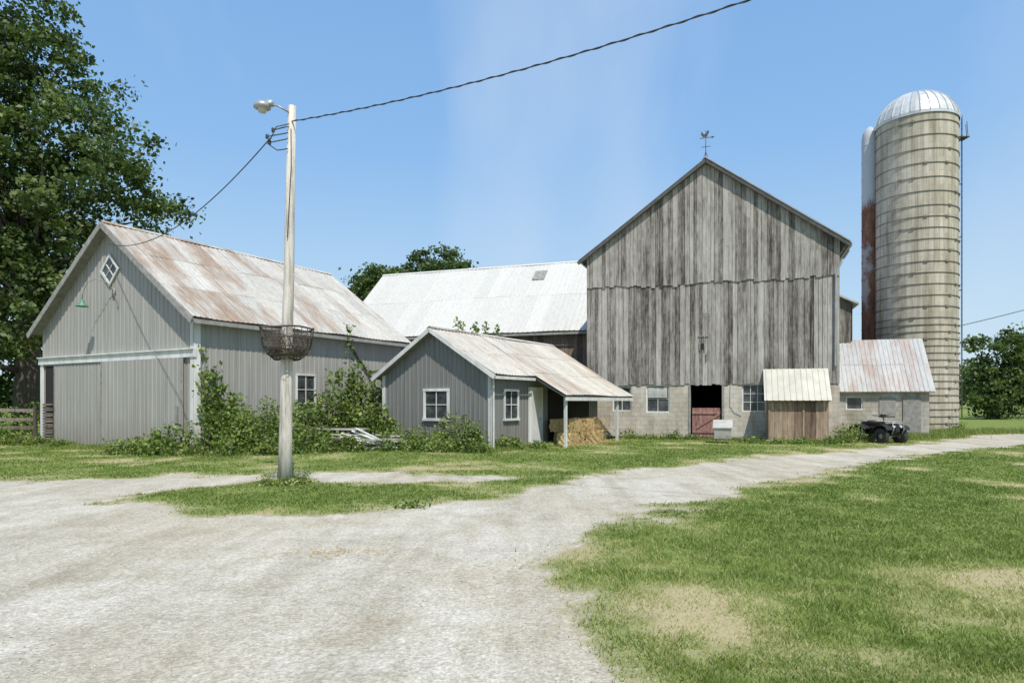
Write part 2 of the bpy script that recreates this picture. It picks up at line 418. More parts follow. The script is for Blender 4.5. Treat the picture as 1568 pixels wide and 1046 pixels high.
mb.tube([(W+.12,-.02,E-.25),(W+.12,-.02,.1)],.035,8)
mb.box((te-.06,2.5,ze_-.18),(te-.01,L+.25,ze_-.05))
for y in (2.7,7.4): mb.box((te-.2,y-.05,0),(te-.1,y+.05,ze_+.03))
mb.obj('porch_posts',[M_white],G)
window(G,'front_window',fmap(),2.12,3.12,1.1,2.08,.02,nx=1,nz=1,fr=.1)
window(G,'side_window',fmap(W),.82,1.65,1.1,2.08,.02,nx=1,nz=1,fr=.08)
mb=MB(); mb.box((W+.02,2.45,0.05),(W+.06,3.5,2.25)); mb.box((W+.06,2.6,.12),(W+.075,3.35,2.1)); mb.cur=1; mb.box((W+.076,3.2,1.0),(W+.12,3.26,1.1))
mb.obj('white_door',[M_white,M_steel],G)
mb=MB(); mb.box((W+.022,4.0,.0),(W+.05,7.6,2.2)); mb.obj('porch_dark_panel',[M_dark],G)  # flat near-black panel laid on the solid side wall under the porch roof

# ============================================================ TIMBER BARN
TW,TL,TE,TR=10.74,18,8.57,12.45; TROT=math.atan2(-.326,.9454)
G=empty('weathered_timber_barn',(3.6,31.0,0),TROT)
F=fmap(); g=gab(TW,TE,TR)
wins=[(1.18,2.05,1.25,2.4),(2.73,3.78,1.2,2.45),(6.9,7.9,1.25,2.48)]
mb=MB(); wall_open(mb,F,0,TW,0,2.62,.3,wins+[(4.71,6.06,0,2.56)])
mb.box((TW-.25,.301,0),(TW,TL,2.6)); mb.box((0,.301,0),(.25,TL,2.6)); mb.box((0,TL+.001,0),(TW,TL+.25,2.6))
mb.box((TW-.42,-.06,0),(TW+.03,-.003,2.3))
mb.obj('block_wall',[M_block],G)
mb=MB()
boards(mb,F,-.03,TW+.03,lambda a:2.47,lambda a:7.12,.012,w=.19,patch=.15,rag=.05)
boards(mb,F,-.03,TW+.03,lambda a:7.0+.05*math.sin(a*1.3),lambda a:min(g(a),99)-.02,.06,w=.19,rag=.07,patch=.15)
boards(mb,fmap(TW),0,TL,lambda a:2.5,lambda a:TE,.01,w=.24)
boards(mb,lambda a,z,o:(-o,a,z),0,TL,lambda a:2.5,lambda a:TE,.01,w=.24)
boards(mb,lambda a,z,o:(a,TL+.25+o,z),0,TW,lambda a:2.5,g,.01,w=.3)
mb.obj('board_siding',[M_board],G)
mb=MB()
mb.add([(0,.03,2.6),(TW,.03,2.6),(TW,.03,TE),(TW/2,.03,TR-.03),(0,.03,TE)],[(0,1,2,3,4)])
mb.add([(.2,.03,2.62),(TW-.2,.03,2.62),(TW-.2,TL,2.62),(.2,TL,2.62)],[(0,1,2,3)])
mb.obj('backing',[M_dark],G)
mb=MB(); gable_roof(mb,0,TL,0,TW,TE,TR,.38,.3,rows=3,sp=.25)
mb.obj('roof',[M_mroof,M_rakedark],G)
sl=(TR-TE)/(TW/2); mb=MB()
mb.beam((-.42,-.31,TE-.42*sl-.06),(TW/2,-.31,TR-.05),.05,.16); mb.beam((TW+.42,-.31,TE-.42*sl-.06),(TW/2,-.31,TR-.05),.05,.16)
mb.cur=1; mb.beam((TW+.42,-.345,TE-.42*sl+.08),(TW/2,-.345,TR+.08),.03,.05)
mb.obj('rake_boards',[M_rakedark,M_steel],G)
mb=MB(); mb.tube([(TW+.42,.2,TE-.5),(TW+.1,-.1,TE-1.0),(TW-.12,-.12,TE-1.5),(TW-.14,-.12,3.2)],.045,8)
mb.beam((TW+.42,-.3,TE-.34),(TW+.42,TL,TE-.34),.12,.1)
mb.obj('gutter_downspout',[M_steel],G)
for i,(a0,a1,z0,z1) in enumerate(wins):
    window(G,'block_window_%d'%(i+1),F,a0+.06,a1-.06,z0+.06,z1-.06,-.12,nx=[1,1,2][i],nz=[1,1,2][i],fr=.06,proud=.06)
mb=MB()
for i in range(8): mb.beam((2.82,.045,1.9+i*.06),(3.68,.045,1.9+i*.06),.035,.05,(0,-.5,1))
mb.obj('window_louvre',[M_white],G)
mb=MB()
a=4.78
while a<5.95: mb.box((a,.1,.12),(min(a+.145,5.99),.14,1.42)); a+=.155
mb.box((4.78,.06,.3),(5.99,.1,.42)); mb.box((4.78,.06,1.15),(5.99,.1,1.27)); mb.beam((4.8,.08,.42),(5.95,.08,1.15),.03,.1,(0,0,1))
mb.obj('dutch_door',[M_red],G)
mb=MB(); mb.box((4.62,-.03,0),(4.71,-.002,2.6)); mb.box((6.06,-.03,0),(6.15,-.002,2.6)); mb.obj('door_frame',[M_trimgrey],G)
mb=MB(); mb.box((5.1,-.10,4.35),(5.14,-.055,4.0)); mb.box((5.3,-.08,3.95),(5.34,-.055,4.6)); mb.box((5.05,-.08,4.6),(5.5,-.055,4.64)); mb.box((5.4,-.12,3.55),(5.44,-.055,3.9))
mb.obj('hatch_hardware',[M_trimgrey],G)
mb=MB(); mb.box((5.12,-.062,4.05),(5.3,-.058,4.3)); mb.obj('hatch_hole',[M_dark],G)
mb=MB(); mb.tube([(6.45,-.06,2.5),(6.42,-.06,1.6),(6.6,-.06,1.3),(6.9,-.06,1.15)],.012,5); mb.obj('hose',[M_white],G)
mb=MB(); x=TW/2; y=.05; z=TR+.05
mb.tube([(x,y,z),(x,y,z+1.35)],[.022,.012],6)
mb.beam((x-.2,y,z+.62),(x+.2,y,z+.62),.02,.02); mb.beam((x,y-.2,z+.62),(x,y+.2,z+.62),.02,.02)
mb.beam((x-.26,y,z+1.02),(x+.26,y,z+1.02),.02,.025)
mb.add([(x+.25,y,z+.96),(x+.38,y,z+1.02),(x+.25,y,z+1.08)],[(0,1,2)])
mb.add([(x-.12,y,z+1.05),(x+.06,y,z+1.06),(x+.1,y,z+1.18),(x+.15,y,z+1.26),(x+.1,y,z+1.36),(x+.04,y,z+1.3),(x,y,z+1.18),(x-.1,y,z+1.2),(x-.18,y,z+1.34),(x-.21,y,z+1.18)],[(0,1,2,3,4,5,6,7,8,9)])
for sx in (-.1,.1): mb.tube([(x+sx*1.6,y,z-.08),(x,y,z+.4)],.012,5)
mb.obj('weathervane',[M_rustiron],G)
mb=MB()
boards(mb,lambda a,z,o:(a,7.2-o,z),TW,12.3,lambda a:0,lambda a:7.6-.5*(a-TW),.01,w=.22)
boards(mb,lambda a,z,o:(12.3+o,a,z),7.2,12,lambda a:0,lambda a:6.8,.01,w=.24)
mb.cur=1; mb.hexa([(TW,6.9,7.62),(12.6,6.9,6.68),(12.6,12.2,6.68),(TW,12.2,7.62),(TW,6.9,7.72),(12.6,6.9,6.78),(12.6,12.2,6.78),(TW,12.2,7.72)])
mb.obj('rear_wing',[M_board,M_mroof],G)

# ============================================================ WOODEN LEAN-TO BOX
G=empty('wooden_lean_to',(3.6,31.0,0),TROT)
mb=MB(); a0,a1,p=7.92,10.2,1.1
boards(mb,lambda a,z,o:(a,-p-o,z),a0,a1,lambda a:.12,lambda a:1.9,0,w=.24,rag=.04)
top=lambda y:2.0+1.15*(y+p)/p
boards(mb,lambda a,z,o:(a1+o,a,z),-p,-.1,lambda a:.1,lambda a:top(a)-.1,0,w=.22)
boards(mb,lambda a,z,o:(a0-o,a,z),-p,-.1,lambda a:.1,lambda a:top(a)-.1,0,w=.22)
mb.box((a0-.02,-p-.07,1.72),(a1+.02,-p-.045,1.84)); mb.box((9.25,-p-.07,.15),(9.33,-p-.045,1.72)); mb.box((a0+.02,-p-.07,.15),(a0+.1,-p-.045,1.72))
mb.obj('board_walls',[M_tan],G)
mb=MB()
def f(a,v,o): 
    y=-p-.28+(p+.2)*v; return (a,y-.7*o,top(y)+.04+.7*o)
ribs(mb,a0-.15,a1+.12,f,lambda a:0,lambda a:1,sp=.23,dep=.02,sheet=.8)
mb.cur=1; mb.hexa([f(a0-.13,.01,-.06),f(a1+.1,.01,-.06),f(a1+.1,1,-.06),f(a0-.13,1,-.06),f(a0-.13,.01,-.01),f(a1+.1,.01,-.01),f(a1+.1,1,-.01),f(a0-.13,1,-.01)])
mb.obj('roof',[M_creamroof,M_tan],G)
mb=MB(); mb.box((a0-.1,-p-.2,0),(a1+.15,-.1,.1)); mb.obj('slab',[M_block2],G)

# ============================================================ MILK HOUSE
G=empty('block_milk_house',(3.6,31.0,0),TROT)
F2=lambda a,z,o:(a,5.2-o,z); x0,x1=TW+.02,15.3
mb=MB(); wall_open(mb,F2,x0,x1,0,2.2,.2,[(11.75,12.5,1.3,1.95)])
mb.hexa([(x1-.2,5.4,0),(x1,5.4,0),(x1,7.18,0),(x1-.2,7.18,0),(x1-.2,5.4,2.4),(x1,5.4,2.4),(x1,7.18,4.4),(x1-.2,7.18,4.4)])
mb.box((x0,7.18-.2,0),(x1-.2,7.18,4.4))
mb.obj('block_walls',[M_block2],G)
window(G,'window',F2,11.81,12.44,1.36,1.89,-.1,nx=0,nz=0,fr=.06,proud=.06)
mb=MB(); mb.box(F2(14.2,0,.0),F2(14.95,1.95,.05)); mb.box(F2(13.2,1.0,.0),F2(13.9,1.9,.04)); mb.obj('boarded_door',[M_trimgrey],G)
def f(a,v,o):
    y=4.95+2.35*v; return (a,y-.7*o,2.12+2.7*v+.05+.7*o)
mb=MB(); ribs(mb,x0+.02,x1+.2,f,lambda a:0,lambda a:1,sp=.2,rows=2,jit=.01)
mb.cur=1; A,B=x0+.04,x1+.18
mb.hexa([f(A,.01,-.08),f(B,.01,-.08),f(B,1,-.08),f(A,1,-.08),f(A,.01,-.015),f(B,.01,-.015),f(B,1,-.015),f(A,1,-.015)])
mb.obj('roof',[M_mroof,M_white],G)

# ============================================================ WHITE ROOF BARN
WW=16.9
G=empty('white_roofed_barn',(-10.68,41.43,0),TROT)
mb=MB()
boards(mb,lambda a,z,o:(a,-o,z),0,WW,lambda a:0,lambda a:5.9,0,w=.26)
gg=lambda a:5.95+(10.7-5.95)*(1-abs(a-5.5)/5.5)
boards(mb,lambda a,z,o:(-o,a,z),0,11,lambda a:0,gg,0,w=.26)
boards(mb,lambda a,z,o:(a,11+o,z),0,WW,lambda a:0,lambda a:5.9,0,w=.3)
mb.obj('board_walls',[M_brown],G)
mb=MB(); mb.add([(0,.06,0),(WW,.06,0),(WW,.06,5.9),(0,.06,5.9)],[(0,1,2,3)]); mb.obj('backing',[M_dark],G)
mb=MB(); gable_roof(mb,0,WW+2.4,0,11,5.95,10.7,.4,.35,ridge='x',rows=2,sp=.3,sheet=.9,jit=.006,dep=.03)
mb.obj('roof',[M_wroof,M_trimgrey],G)
mb=MB(); s=4.75/5.5
x=WW-5.6
mb.hexa([(x,3.9,5.95+3.9*s+.045),(x+.8,3.9,5.95+3.9*s+.045),(x+.8,4.7,5.95+4.7*s+.045),(x,4.7,5.95+4.7*s+.045),(x,3.88,5.95+3.9*s+.12),(x+.8,3.88,5.95+3.9*s+.12),(x+.8,4.68,5.95+4.7*s+.12),(x,4.68,5.95+4.7*s+.12)])
mb.beam((0,-.42,5.5),(WW,-.42,5.5),.04,.12)
mb.obj('roof_patch',[M_trimgrey],G)

# ============================================================ SILO
m,nt,b=newmat('silo_staves')
uvn=nt.nodes.new('ShaderNodeTexCoord'); sp=nt.nodes.new('ShaderNodeSeparateXYZ'); nt.links.new(uvn.outputs['Object'],sp.inputs[0])
ang=math_(nt,'MULTIPLY',math_(nt,'ARCTAN2',sp.outputs[1],sp.outputs[0]),2.07)
cb=nt.nodes.new('ShaderNodeCombineXYZ'); nt.links.new(sp.outputs[2],cb.inputs[0]); nt.links.new(ang,cb.inputs[1])
br=nd(nt,'ShaderNodeTexBrick'); nt.links.new(cb.outputs[0],br.inputs['Vector'])
br.inputs['Scale'].default_value=1; br.inputs['Brick Width'].default_value=.78; br.inputs['Row Height'].default_value=.27; br.inputs['Mortar Size'].default_value=.007
br.inputs['Color1'].default_value=(.54,.49,.405,1); br.inputs['Color2'].default_value=(.45,.415,.34,1); br.inputs['Mortar'].default_value=(.30,.275,.225,1)
ns=noise(nt,coords(nt,(1.8,1.8,.10)),1.3,8,.75)
d=ramp(nt,noise(nt,coords(nt,(1,1,.35)),1.1,8,.7),[(.32,(.68,.66,.60)),(.6,(1.05,1.05,1.05))])
d=mix(nt,1.0,d,ramp(nt,ns,[(.38,(.58,.56,.51)),(.56,(1.0,1.0,1.0))]),'MULTIPLY')
nt.links.new(mix(nt,1.0,br.outputs[0],d,'MULTIPLY'),b.inputs['Base Color']); b.inputs['Roughness'].default_value=.85
bump(nt,b,math_(nt,'SUBTRACT',1,br.outputs[1]),.5,.01)
M_silo=m
m,nt,b=newmat('silo_chute_metal')
n=noise(nt,coords(nt,(3,3,.8)),1.0,8,.75); tc=coords(nt); sp=nt.nodes.new('ShaderNodeSeparateXYZ'); nt.links.new(tc,sp.inputs[0])
rz=ramp(nt,math_(nt,'ADD',math_(nt,'DIVIDE',sp.outputs[2],20),math_(nt,'MULTIPLY',math_(nt,'SUBTRACT',n,.5),.12)),[(.08,.8),(.2,1),(.66,1),(.69,0)])
rz=math_(nt,'MULTIPLY',rz,ramp(nt,noise(nt,coords(nt,(.6,.6,.45)),1.1,5,.6),[(.34,.45),(.42,1.0)]))
col=mix(nt,rz,(.42,.45,.47),ramp(nt,n,[(.38,(.10,.045,.03)),(.62,(.235,.12,.078))]))
nt.links.new(col,b.inputs['Base Color']); b.inputs['Roughness'].default_value=.75; b.inputs['Specular IOR Level'].default_value=.2; M_chute=m
M_dome=simple('aluminium_dome',(.62,.63,.62),(.47,.48,.48),.42,3,metal=.2,rn=.35)
SR=2.07; G=empty('concrete_stave_silo',(23.5,38,0),0); SH=17.7
mb=MB(); mb.lathe((0,0,0),[(SR,0),(SR,SH)],72); mb.obj('stave_wall',[M_silo],G,smooth=True)
mb=MB()
z=.5; hoops=[]
while z<SH-.1:
    hoops.append(z); z+=.39 if z<6 else (.62 if z<12 else .78)
for z in hoops:
    rr=SR+.012
    mb.lathe((0,0,z),[(rr,-.018),(rr+.03,-.012),(rr+.03,.012),(rr,.018)],72)
for i,z in enumerate(hoops):
    for t in ((-1.9,-1.25,-.7,-2.5)[i%4],(-1.35,-2.2,-1.0,-.4)[(i*3)%4]):
        cx,cy=(SR+.04)*math.cos(t),(SR+.04)*math.sin(t)
        tx,ty=-math.sin(t),math.cos(t)
        mb.beam((cx-tx*.1,cy-ty*.1,z),(cx+tx*.1,cy+ty*.1,z),.06,.09)
mb.obj('steel_hoops',[simple('hoop_steel',(.22,.20,.16),(.14,.12,.10),.7)],G)
mb=MB()
n=28; prof=[(SR+.06,SH-.05),(SR+.07,SH+.12),(SR+.0,SH+.35),(SR*.93,SH+.72),(SR*.80,SH+1.12),(SR*.62,SH+1.45),(SR*.40,SH+1.70),(SR*.18,SH+1.82),(.02,SH+1.86)]
for k in range(n):
    t0,t1=2*math.pi*k/n,2*math.pi*(k+1)/n; tm=(t0+t1)/2; r=R()
    vs=[]
    for (rr,z) in prof:
        vs+=[(rr*math.cos(t0),rr*math.sin(t0),z),(rr*math.cos(tm),rr*math.sin(tm),z),(rr*math.cos(t1),rr*math.sin(t1),z)]
    fs=[]
    for i in range(len(prof)-1): fs+=[(3*i,3*i+1,3*i+4,3*i+3),(3*i+1,3*i+2,3*i+5,3*i+4)]
    mb.add(vs,fs,r)
    mb.tube([((rr+.02)*math.cos(t0),(rr+.02)*math.sin(t0),z+.01) for rr,z in prof[1:-1]],.028,4,r)
mb.obj('dome_roof',[M_dome],G)
mb=MB(); cx,cy=-.85*2.35,.526*2.35
mb.lathe((cx,cy,0),[(.45,4.2),(.45,SH-.3),(.40,SH+.05),(.25,SH+.35),(.02,SH+.5)],20)
for z in range(5,18): mb.lathe((cx,cy,z),[(.45,-.03),(.475,0),(.45,.03)],20)
mb.obj('unloading_chute',[M_chute],G,smooth=True)
mb=MB(); t=math.atan2(-.526,.85)+.05
ux,uy=math.cos(t),math.sin(t); tx,ty=-uy,ux
for s in (-.2,.2): mb.beam(((SR+.14)*ux+tx*s,(SR+.14)*uy+ty*s,.8),((SR+.14)*ux+tx*s,(SR+.14)*uy+ty*s,SH+.1),.03,.03,(ux,uy,0))
z=1.0
while z<SH: mb.beam(((SR+.14)*ux-tx*.2,(SR+.14)*uy-ty*.2,z),((SR+.14)*ux+tx*.2,(SR+.14)*uy+ty*.2,z),.02,.02); z+=.35
for z in (2,5,8,11,14): mb.beam((SR*ux,SR*uy,z),((SR+.16)*ux,(SR+.16)*uy,z),.05,.05)
mb.box(((SR+.1)*ux-.3,(SR+.1)*uy-.3,SH-1.15),((SR+.1)*ux+.3,(SR+.1)*uy+.3,SH-1.1))
for s in (-1,1): mb.beam(((SR+.4)*ux+tx*s*.25,(SR+.4)*uy+ty*s*.25,SH-1.1),((SR+.35)*ux+tx*s*.25,(SR+.35)*uy+ty*s*.25,SH-.3),.03,.03,(ux,uy,0))
mb.obj('ladder',[M_rustiron],G)

# ============================================================ YARD LIGHT POLE
m,nt,b=newmat('peeling_white_pole')
n=noise(nt,coords(nt,(12,12,.9)),1.0,9,.8); n_=noise(nt,coords(nt,(2,2,.5)),1.0,5,.6)
s=math_(nt,'ADD',math_(nt,'MULTIPLY',n,.65),math_(nt,'MULTIPLY',n_,.35))
col=ramp(nt,s,[(.39,(.20,.17,.14)),(.46,(.42,.38,.32)),(.53,(.60,.56,.49)),(.64,(.72,.69,.63))])
nt.links.new(col,b.inputs['Base Color']); b.inputs['Roughness'].default_value=.8; bump(nt,b,n,.9,.03); M_pole=m
G=empty('yard_light_pole',(-4.62,13.28,0))
mb=MB(); mb.tube([(0,0,-.1),(.015,0,1.0),(.03,0,2),(.045,.0,3),(.085,0,4.2),(.10,0,5.5),(.15,0,7.7)],[.145,.128,.118,.113,.102,.095,.078],20); mb.obj('pole',[M_pole],G,smooth=True)
mb=MB()
mb.tube([(.1,-.08,7.55),(-.1,-.1,7.66),(-.3,-.1,7.7)],.02,8)
mb.lathe((-.42,-.1,7.62),[(.02,.13),(.1,.12),(.16,.06),(.17,0),(.11,-.03)],16)
mb.box((-.36,-.15,7.66),(-.2,-.05,7.76))
mb.cur=1; mb.lathe((-.42,-.1,7.53),[(.005,-.02),(.07,.0),(.105,.07)],14)
mb.obj('yard_lamp',[M_steel,simple('lamp_lens',(.5,.5,.45),rough=.2)],G,smooth=True)
mb=MB(); cz=2.56; cx=.045
def ring(z,r,w=.012,wob=.0):
    mb.tube([(cx+r*math.cos(t*math.pi/12),r*math.sin(t*math.pi/12),z+wob*math.sin(t)) for t in range(25)],w,5,cap=False)
prof=[(.26,0),(.38,.10),(.46,.24),(.50,.42),(.52,.62)]
for rr,z in prof: ring(cz+z,rr,.012 if z<.5 else .02,.012)
for k in range(22):
    t=2*math.pi*k/22
    mb.tube([(cx+rr*math.cos(t+.16*math.sin(z*9)),rr*math.sin(t+.16*math.sin(z*9)),cz+z) for rr,z in prof],.009,4)
for k in range(4):
    t=math.pi/4+math.pi/2*k; mb.beam((cx,0,cz+.02),(cx+.26*math.cos(t),.26*math.sin(t),cz),.03,.03); mb.beam((cx,0,cz+.45),(cx+.5*math.cos(t),.5*math.sin(t),cz+.45),.02,.02)
mb.cur=1
mb.lathe((cx,0,cz),[(.12,.06),(.27,.05),(.34,.12),(.36,.20),(.14,.22)],20)
for k in range(420):
    t=U(0,6.28); rr=U(.2,.5); z=U(.1,.5); p=Vector((cx+rr*math.cos(t),rr*math.sin(t),cz+z)); q=p+Vector((U(-.14,.14),U(-.14,.14),U(-.12,.16)))
    mb.beam(p,q,.007,.006)
mb.obj('wire_basket_planter',[M_rustiron,simple('dead_coir',(.16,.13,.09),(.05,.04,.035),.9,10)],G)
mb=MB()
for dx,dz in ((-.18,7.15),(-.3,7.02),(-.25,6.9)):
    mb.tube([(.1,-.1,dz+.1),(dx,-.16,dz)],.012,5); mb.lathe((dx,-.16,dz),[(.0,.05),(.03,.04),(.035,0),(.03,-.04),(.0,-.05)],8)
mb.tube([(.12,-.1,7.3),(-.1,-.2,7.2),(-.22,-.2,6.95),(-.3,-.2,6.88),(-.1,-.15,6.75),(.1,-.1,6.8)],.012,5)
mb.tube([(.16,-.1,7.2),(.17,-.11,6.5),(.1,-.13,5.0)],.01,5)
mb.obj('insulators',[M_wire],G)
E2=empty('power_line')
def span(mb,a,b,sag,rad,n=40,f=None):
    a=Vector(a);b=Vector(b)
    mb.tube([a+(b-a)*i/n-Vector((0,0,sag*4*(i/n)*(1-i/n)))+(f(i) if f else Vector()) for i in range(n+1)],rad,6)
mb=MB(); A_,B_=(-4.45,13.2,7.36),(14,2,8.62)
span(mb,A_,B_,.92,.010,60)
span(mb,A_,B_,.92,.008,400,lambda i:Vector((0,.009*math.cos(i*.8),.014*math.sin(i*.8))))
span(mb,(-4.85,13.1,6.98),(-14.35,23.2,7.3),.75,.012)
span(mb,(25.4,36.9,6.0),(60,34,19),1.2,.025)
mb.obj('cables',[M_wire],E2)
G=empty('utility_pole',(14,2,0)); mb=MB(); mb.tube([(0,0,-.1),(0,0,9)],[.16,.11],14); mb.box((-.6,-.05,8.5),(.6,.05,8.62)); mb.obj('pole',[M_bark],G)
G=empty('utility_pole',(60,34,0)); mb=MB(); mb.tube([(0,0,-.1),(0,0,19.3)],[.25,.15],14); mb.box((-.9,-.06,18.6),(.9,.06,18.75)); mb.obj('pole',[M_bark],G)

# ============================================================ STRAW BALES
G=empty('straw_bales',(-4.94,25.19,0),math.atan2(-.537,.843))
mb=MB()
def bale(c,sx,sy,sz,rz):
    M=Matrix.Rotation(rz,3,'Z'); vs=[];fs=[]
    def face(o,u,v,nu,nv):
        b0=len(vs)
        for i in range(nu+1):
            for j in range(nv+1):
                p=Vector(o)+Vector(u)*i/nu+Vector(v)*j/nv
                q=Vector((p.x*sx,p.y*sy,p.z*sz))
                q+=Vector((math.sin(q.y*31+q.z*17),math.sin(q.x*29+q.z*23),math.sin(q.x*27+q.y*19)))*.018
                vs.append(M@q+Vector(c))
        for i in range(nu):
            for j in range(nv): fs.append((b0+i*(nv+1)+j,b0+(i+1)*(nv+1)+j,b0+(i+1)*(nv+1)+j+1,b0+i*(nv+1)+j+1))
    face((-.5,-.5,-.5),(1,0,0),(0,0,1),10,8);face((-.5,.5,-.5),(1,0,0),(0,0,1),10,8)
    face((-.5,-.5,-.5),(0,1,0),(0,0,1),10,8);face((.5,-.5,-.5),(0,1,0),(0,0,1),10,8)
    face((-.5,-.5,.5),(1,0,0),(0,1,0),10,10);face((-.5,-.5,-.5),(1,0,0),(0,1,0),10,10)
    mb.add(vs,fs)
for c,s,rz in [((5.95,3.9,.26),(.5,.95,.5),.05),((6.0,4.95,.26),(.5,.95,.5),-.05),((5.95,4.1,.77),(.5,.95,.48),-.08),((6.1,6.0,.26),(.5,.9,.5),.2),((6.0,5.25,.77),(.5,.95,.48),.1),((5.4,4.6,.26),(.45,.9,.5),0),((6.4,5.2,.24),(.45,.9,.46),.35),((5.4,4.2,.77),(.45,.9,.48),.1)]:
    bale(c,*s,rz)
for k in range(4200):
    p=Vector((U(5.3,6.9),U(3.0,6.9),0)) 
    if R()<.7: p=Vector((U(5.6,6.6),U(3.4,6.4),U(.05,1.06)))
    else: p.z=.02+.1*R()
    q=p+Vector((U(-.12,.12),U(-.12,.12),U(-.08,.06)))
    mb.beam(p,q,.008,.006)
mb.obj('bales',[M_straw],G)

# ============================================================ ATV
G=empty('quad_bike',(15.15,27.0,0),math.radians(-75))
mb=MB()
for sx in (-.62,.62):
    for sy in (-.46,.46):
        w=.26 if sx<0 else .22
        mb.lathe((sx,sy-w/2,.31),[(.14,0.02),(.22,0),(.295,.02),(.31,w*.3),(.31,w*.7),(.295,w-.02),(.22,w),(.14,w-.02)],22,axis='y')
        for k in range(18):
            t=2*math.pi*k/18
            mb.beam((sx+.315*math.cos(t),sy-w*.42,.31+.315*math.sin(t)),(sx+.315*math.cos(t+.1),sy+w*.42,.31+.315*math.sin(t+.1)),.05,.025,(math.cos(t),0,math.sin(t)))
mb.obj('tyres',[M_rubber],G)
mb=MB()
for sx in (-.62,.62):
    for sy in (-.46,.46): mb.lathe((sx,sy-.05,.31),[(.0,0),(.15,.0),(.15,.1),(.0,.1)],14,axis='y')
    mb.tube([(sx,-.4,.31),(sx,.4,.31)],.03,8)
for y in (-.25,0,.25):
    mb.tube([(.45,y,.9),(.95,y,.88)],.014,6); mb.tube([(-.45,y,.92),(-.95,y,.9)],.014,6)
for x in (.45,.7,.95,-.45,-.7,-.95): mb.tube([(x,-.36,.9),(x,.36,.9)],.014,6)
mb.tube([(.92,-.25,.4),(1.02,-.25,.6),(.95,-.25,.84),(.95,.25,.84),(1.02,.25,.6),(.92,.25,.4)],.02,8)
mb.obj('racks_and_axles',[M_steel],G,smooth=True)
mb=MB()
def loft(sec):
    vs=[];fs=[];n=8
    for (x,w,z0,z1) in sec:
        for (a,b) in ((-1,.15),(-.8,0),(.8,0),(1,.15),(1,.8),(.7,1),(-.7,1),(-1,.8)): vs.append((x,a*w,z0+(z1-z0)*b))
    for i in range(len(sec)-1):
        for j in range(n): fs.append((i*n+j,i*n+(j+1)%n,(i+1)*n+(j+1)%n,(i+1)*n+j))
    fs.append(tuple(range(n))); fs.append(tuple((len(sec)-1)*n+j for j in range(n))); mb.add(vs,fs)
loft([(-.9,.12,.45,.65),(-.6,.2,.35,.75),(0,.2,.25,.7),(.5,.2,.3,.8),(.85,.17,.4,.84),(.97,.1,.5,.74)])
loft([(-.75,.16,.72,.86),(-.4,.18,.7,.92),(0,.15,.68,.86),(.18,.12,.7,.9)])
for sx in (-.62,.62):
    for sg in (-1,1):
        pr=[(-.38,.47),(-.3,.62),(-.15,.72),(.1,.75),(.28,.70),(.38,.57)]
        for (a,b) in zip(pr[:-1],pr[1:]): mb.beam((sx+a[0],sg*.4,a[1]),(sx+b[0],sg*.4,b[1]),.36,.03,(0,0,1))
mb.tube([(.35,0,.8),(.22,0,1.08)],.03,8); mb.tube([(.1,-.4,1.14),(.2,-.15,1.12),(.2,.15,1.12),(.1,.4,1.14)],.02,8)
mb.box((.2,-.1,1.06),(.3,.1,1.18))
for y in (-.2,.2): mb.tube([(.0,y*1.9,.3),(.0,y*.9,.3)],.06,8)
mb.obj('bodywork',[M_black],G)
mb=MB()
for y in (-.17,.17): mb.lathe((.90,y,.70),[(.0,.075),(.045,.07),(.055,.0)],12,axis='x')
mb.obj('headlights',[simple('headlamp',(.7,.7,.7),rough=.15)],G)

# ============================================================ FEED BIN
G=empty('calf_feeder',(8.55,26.5,0),TROT)
mb=MB()
mb.hexa([(-.30,-.25,.2),(.30,-.25,.2),(.30,.3,.2),(-.30,.3,.2),(-.34,-.32,.62),(.34,-.32,.62),(.34,.3,.9),(-.34,.3,.9)])
mb.hexa([(-.38,-.36,.63),(.38,-.36,.63),(.38,.34,.92),(-.38,.34,.92),(-.38,-.36,.67),(.38,-.36,.67),(.38,.34,.96),(-.38,.34,.96)])
mb.cur=1
for x in (-.26,.26):
    for y in (-.2,.25): mb.beam((x,y,0),(x,y,.22),.06,.06,(0,1,0))
mb.box((-.32,-.36,.22),(.32,-.3,.34)); mb.obj('feeder_box',[simple('dirty_white_plastic',(.56,.55,.51),(.36,.35,.31),.6,3),M_trimgrey],G)

# ============================================================ LUMBER PILE
mb=MB()
for k in range(44):
    x=U(-6.6,-4.2); y=U(22.2,23.2); z=.06+.6*R()*(1-abs(x+5.4)/2)
    L_=U(.7,2.6); t=U(-.35,.35) if R()<.8 else U(-1.2,1.2); mb.cur=0 if R()<.6 else 1
    dx,dy=math.cos(t)*L_/2,math.sin(t)*L_/2; tz=U(-.12,.12)
    mb.beam((x-dx,y-dy,max(z-tz,.03)),(x+dx,y+dy,max(z+tz,.03)),U(.08,.2),U(.03,.05))
for k in range(4): mb.cur=1; mb.beam((-8.2,23.1+.2*k,.76-.02*k),(-5.2,22.9+.2*k,.72),.18,.05)
for x in (-7.9,-5.8): mb.cur=0; mb.box((x,22.9,0),(x+.12,23.8,.68))
for k in range(6): mb.cur=2; mb.tube([(U(-6,-5),U(22.0,22.8),.3+.1*k),(U(-4.6,-3.9),U(22.1,22.6),.08+.2*R())],.035,8)
mb.obj('scrap_lumber_pile',[M_rail,simple('silvered_planks',(.46,.45,.42),(.25,.24,.22),.8,5),M_white])

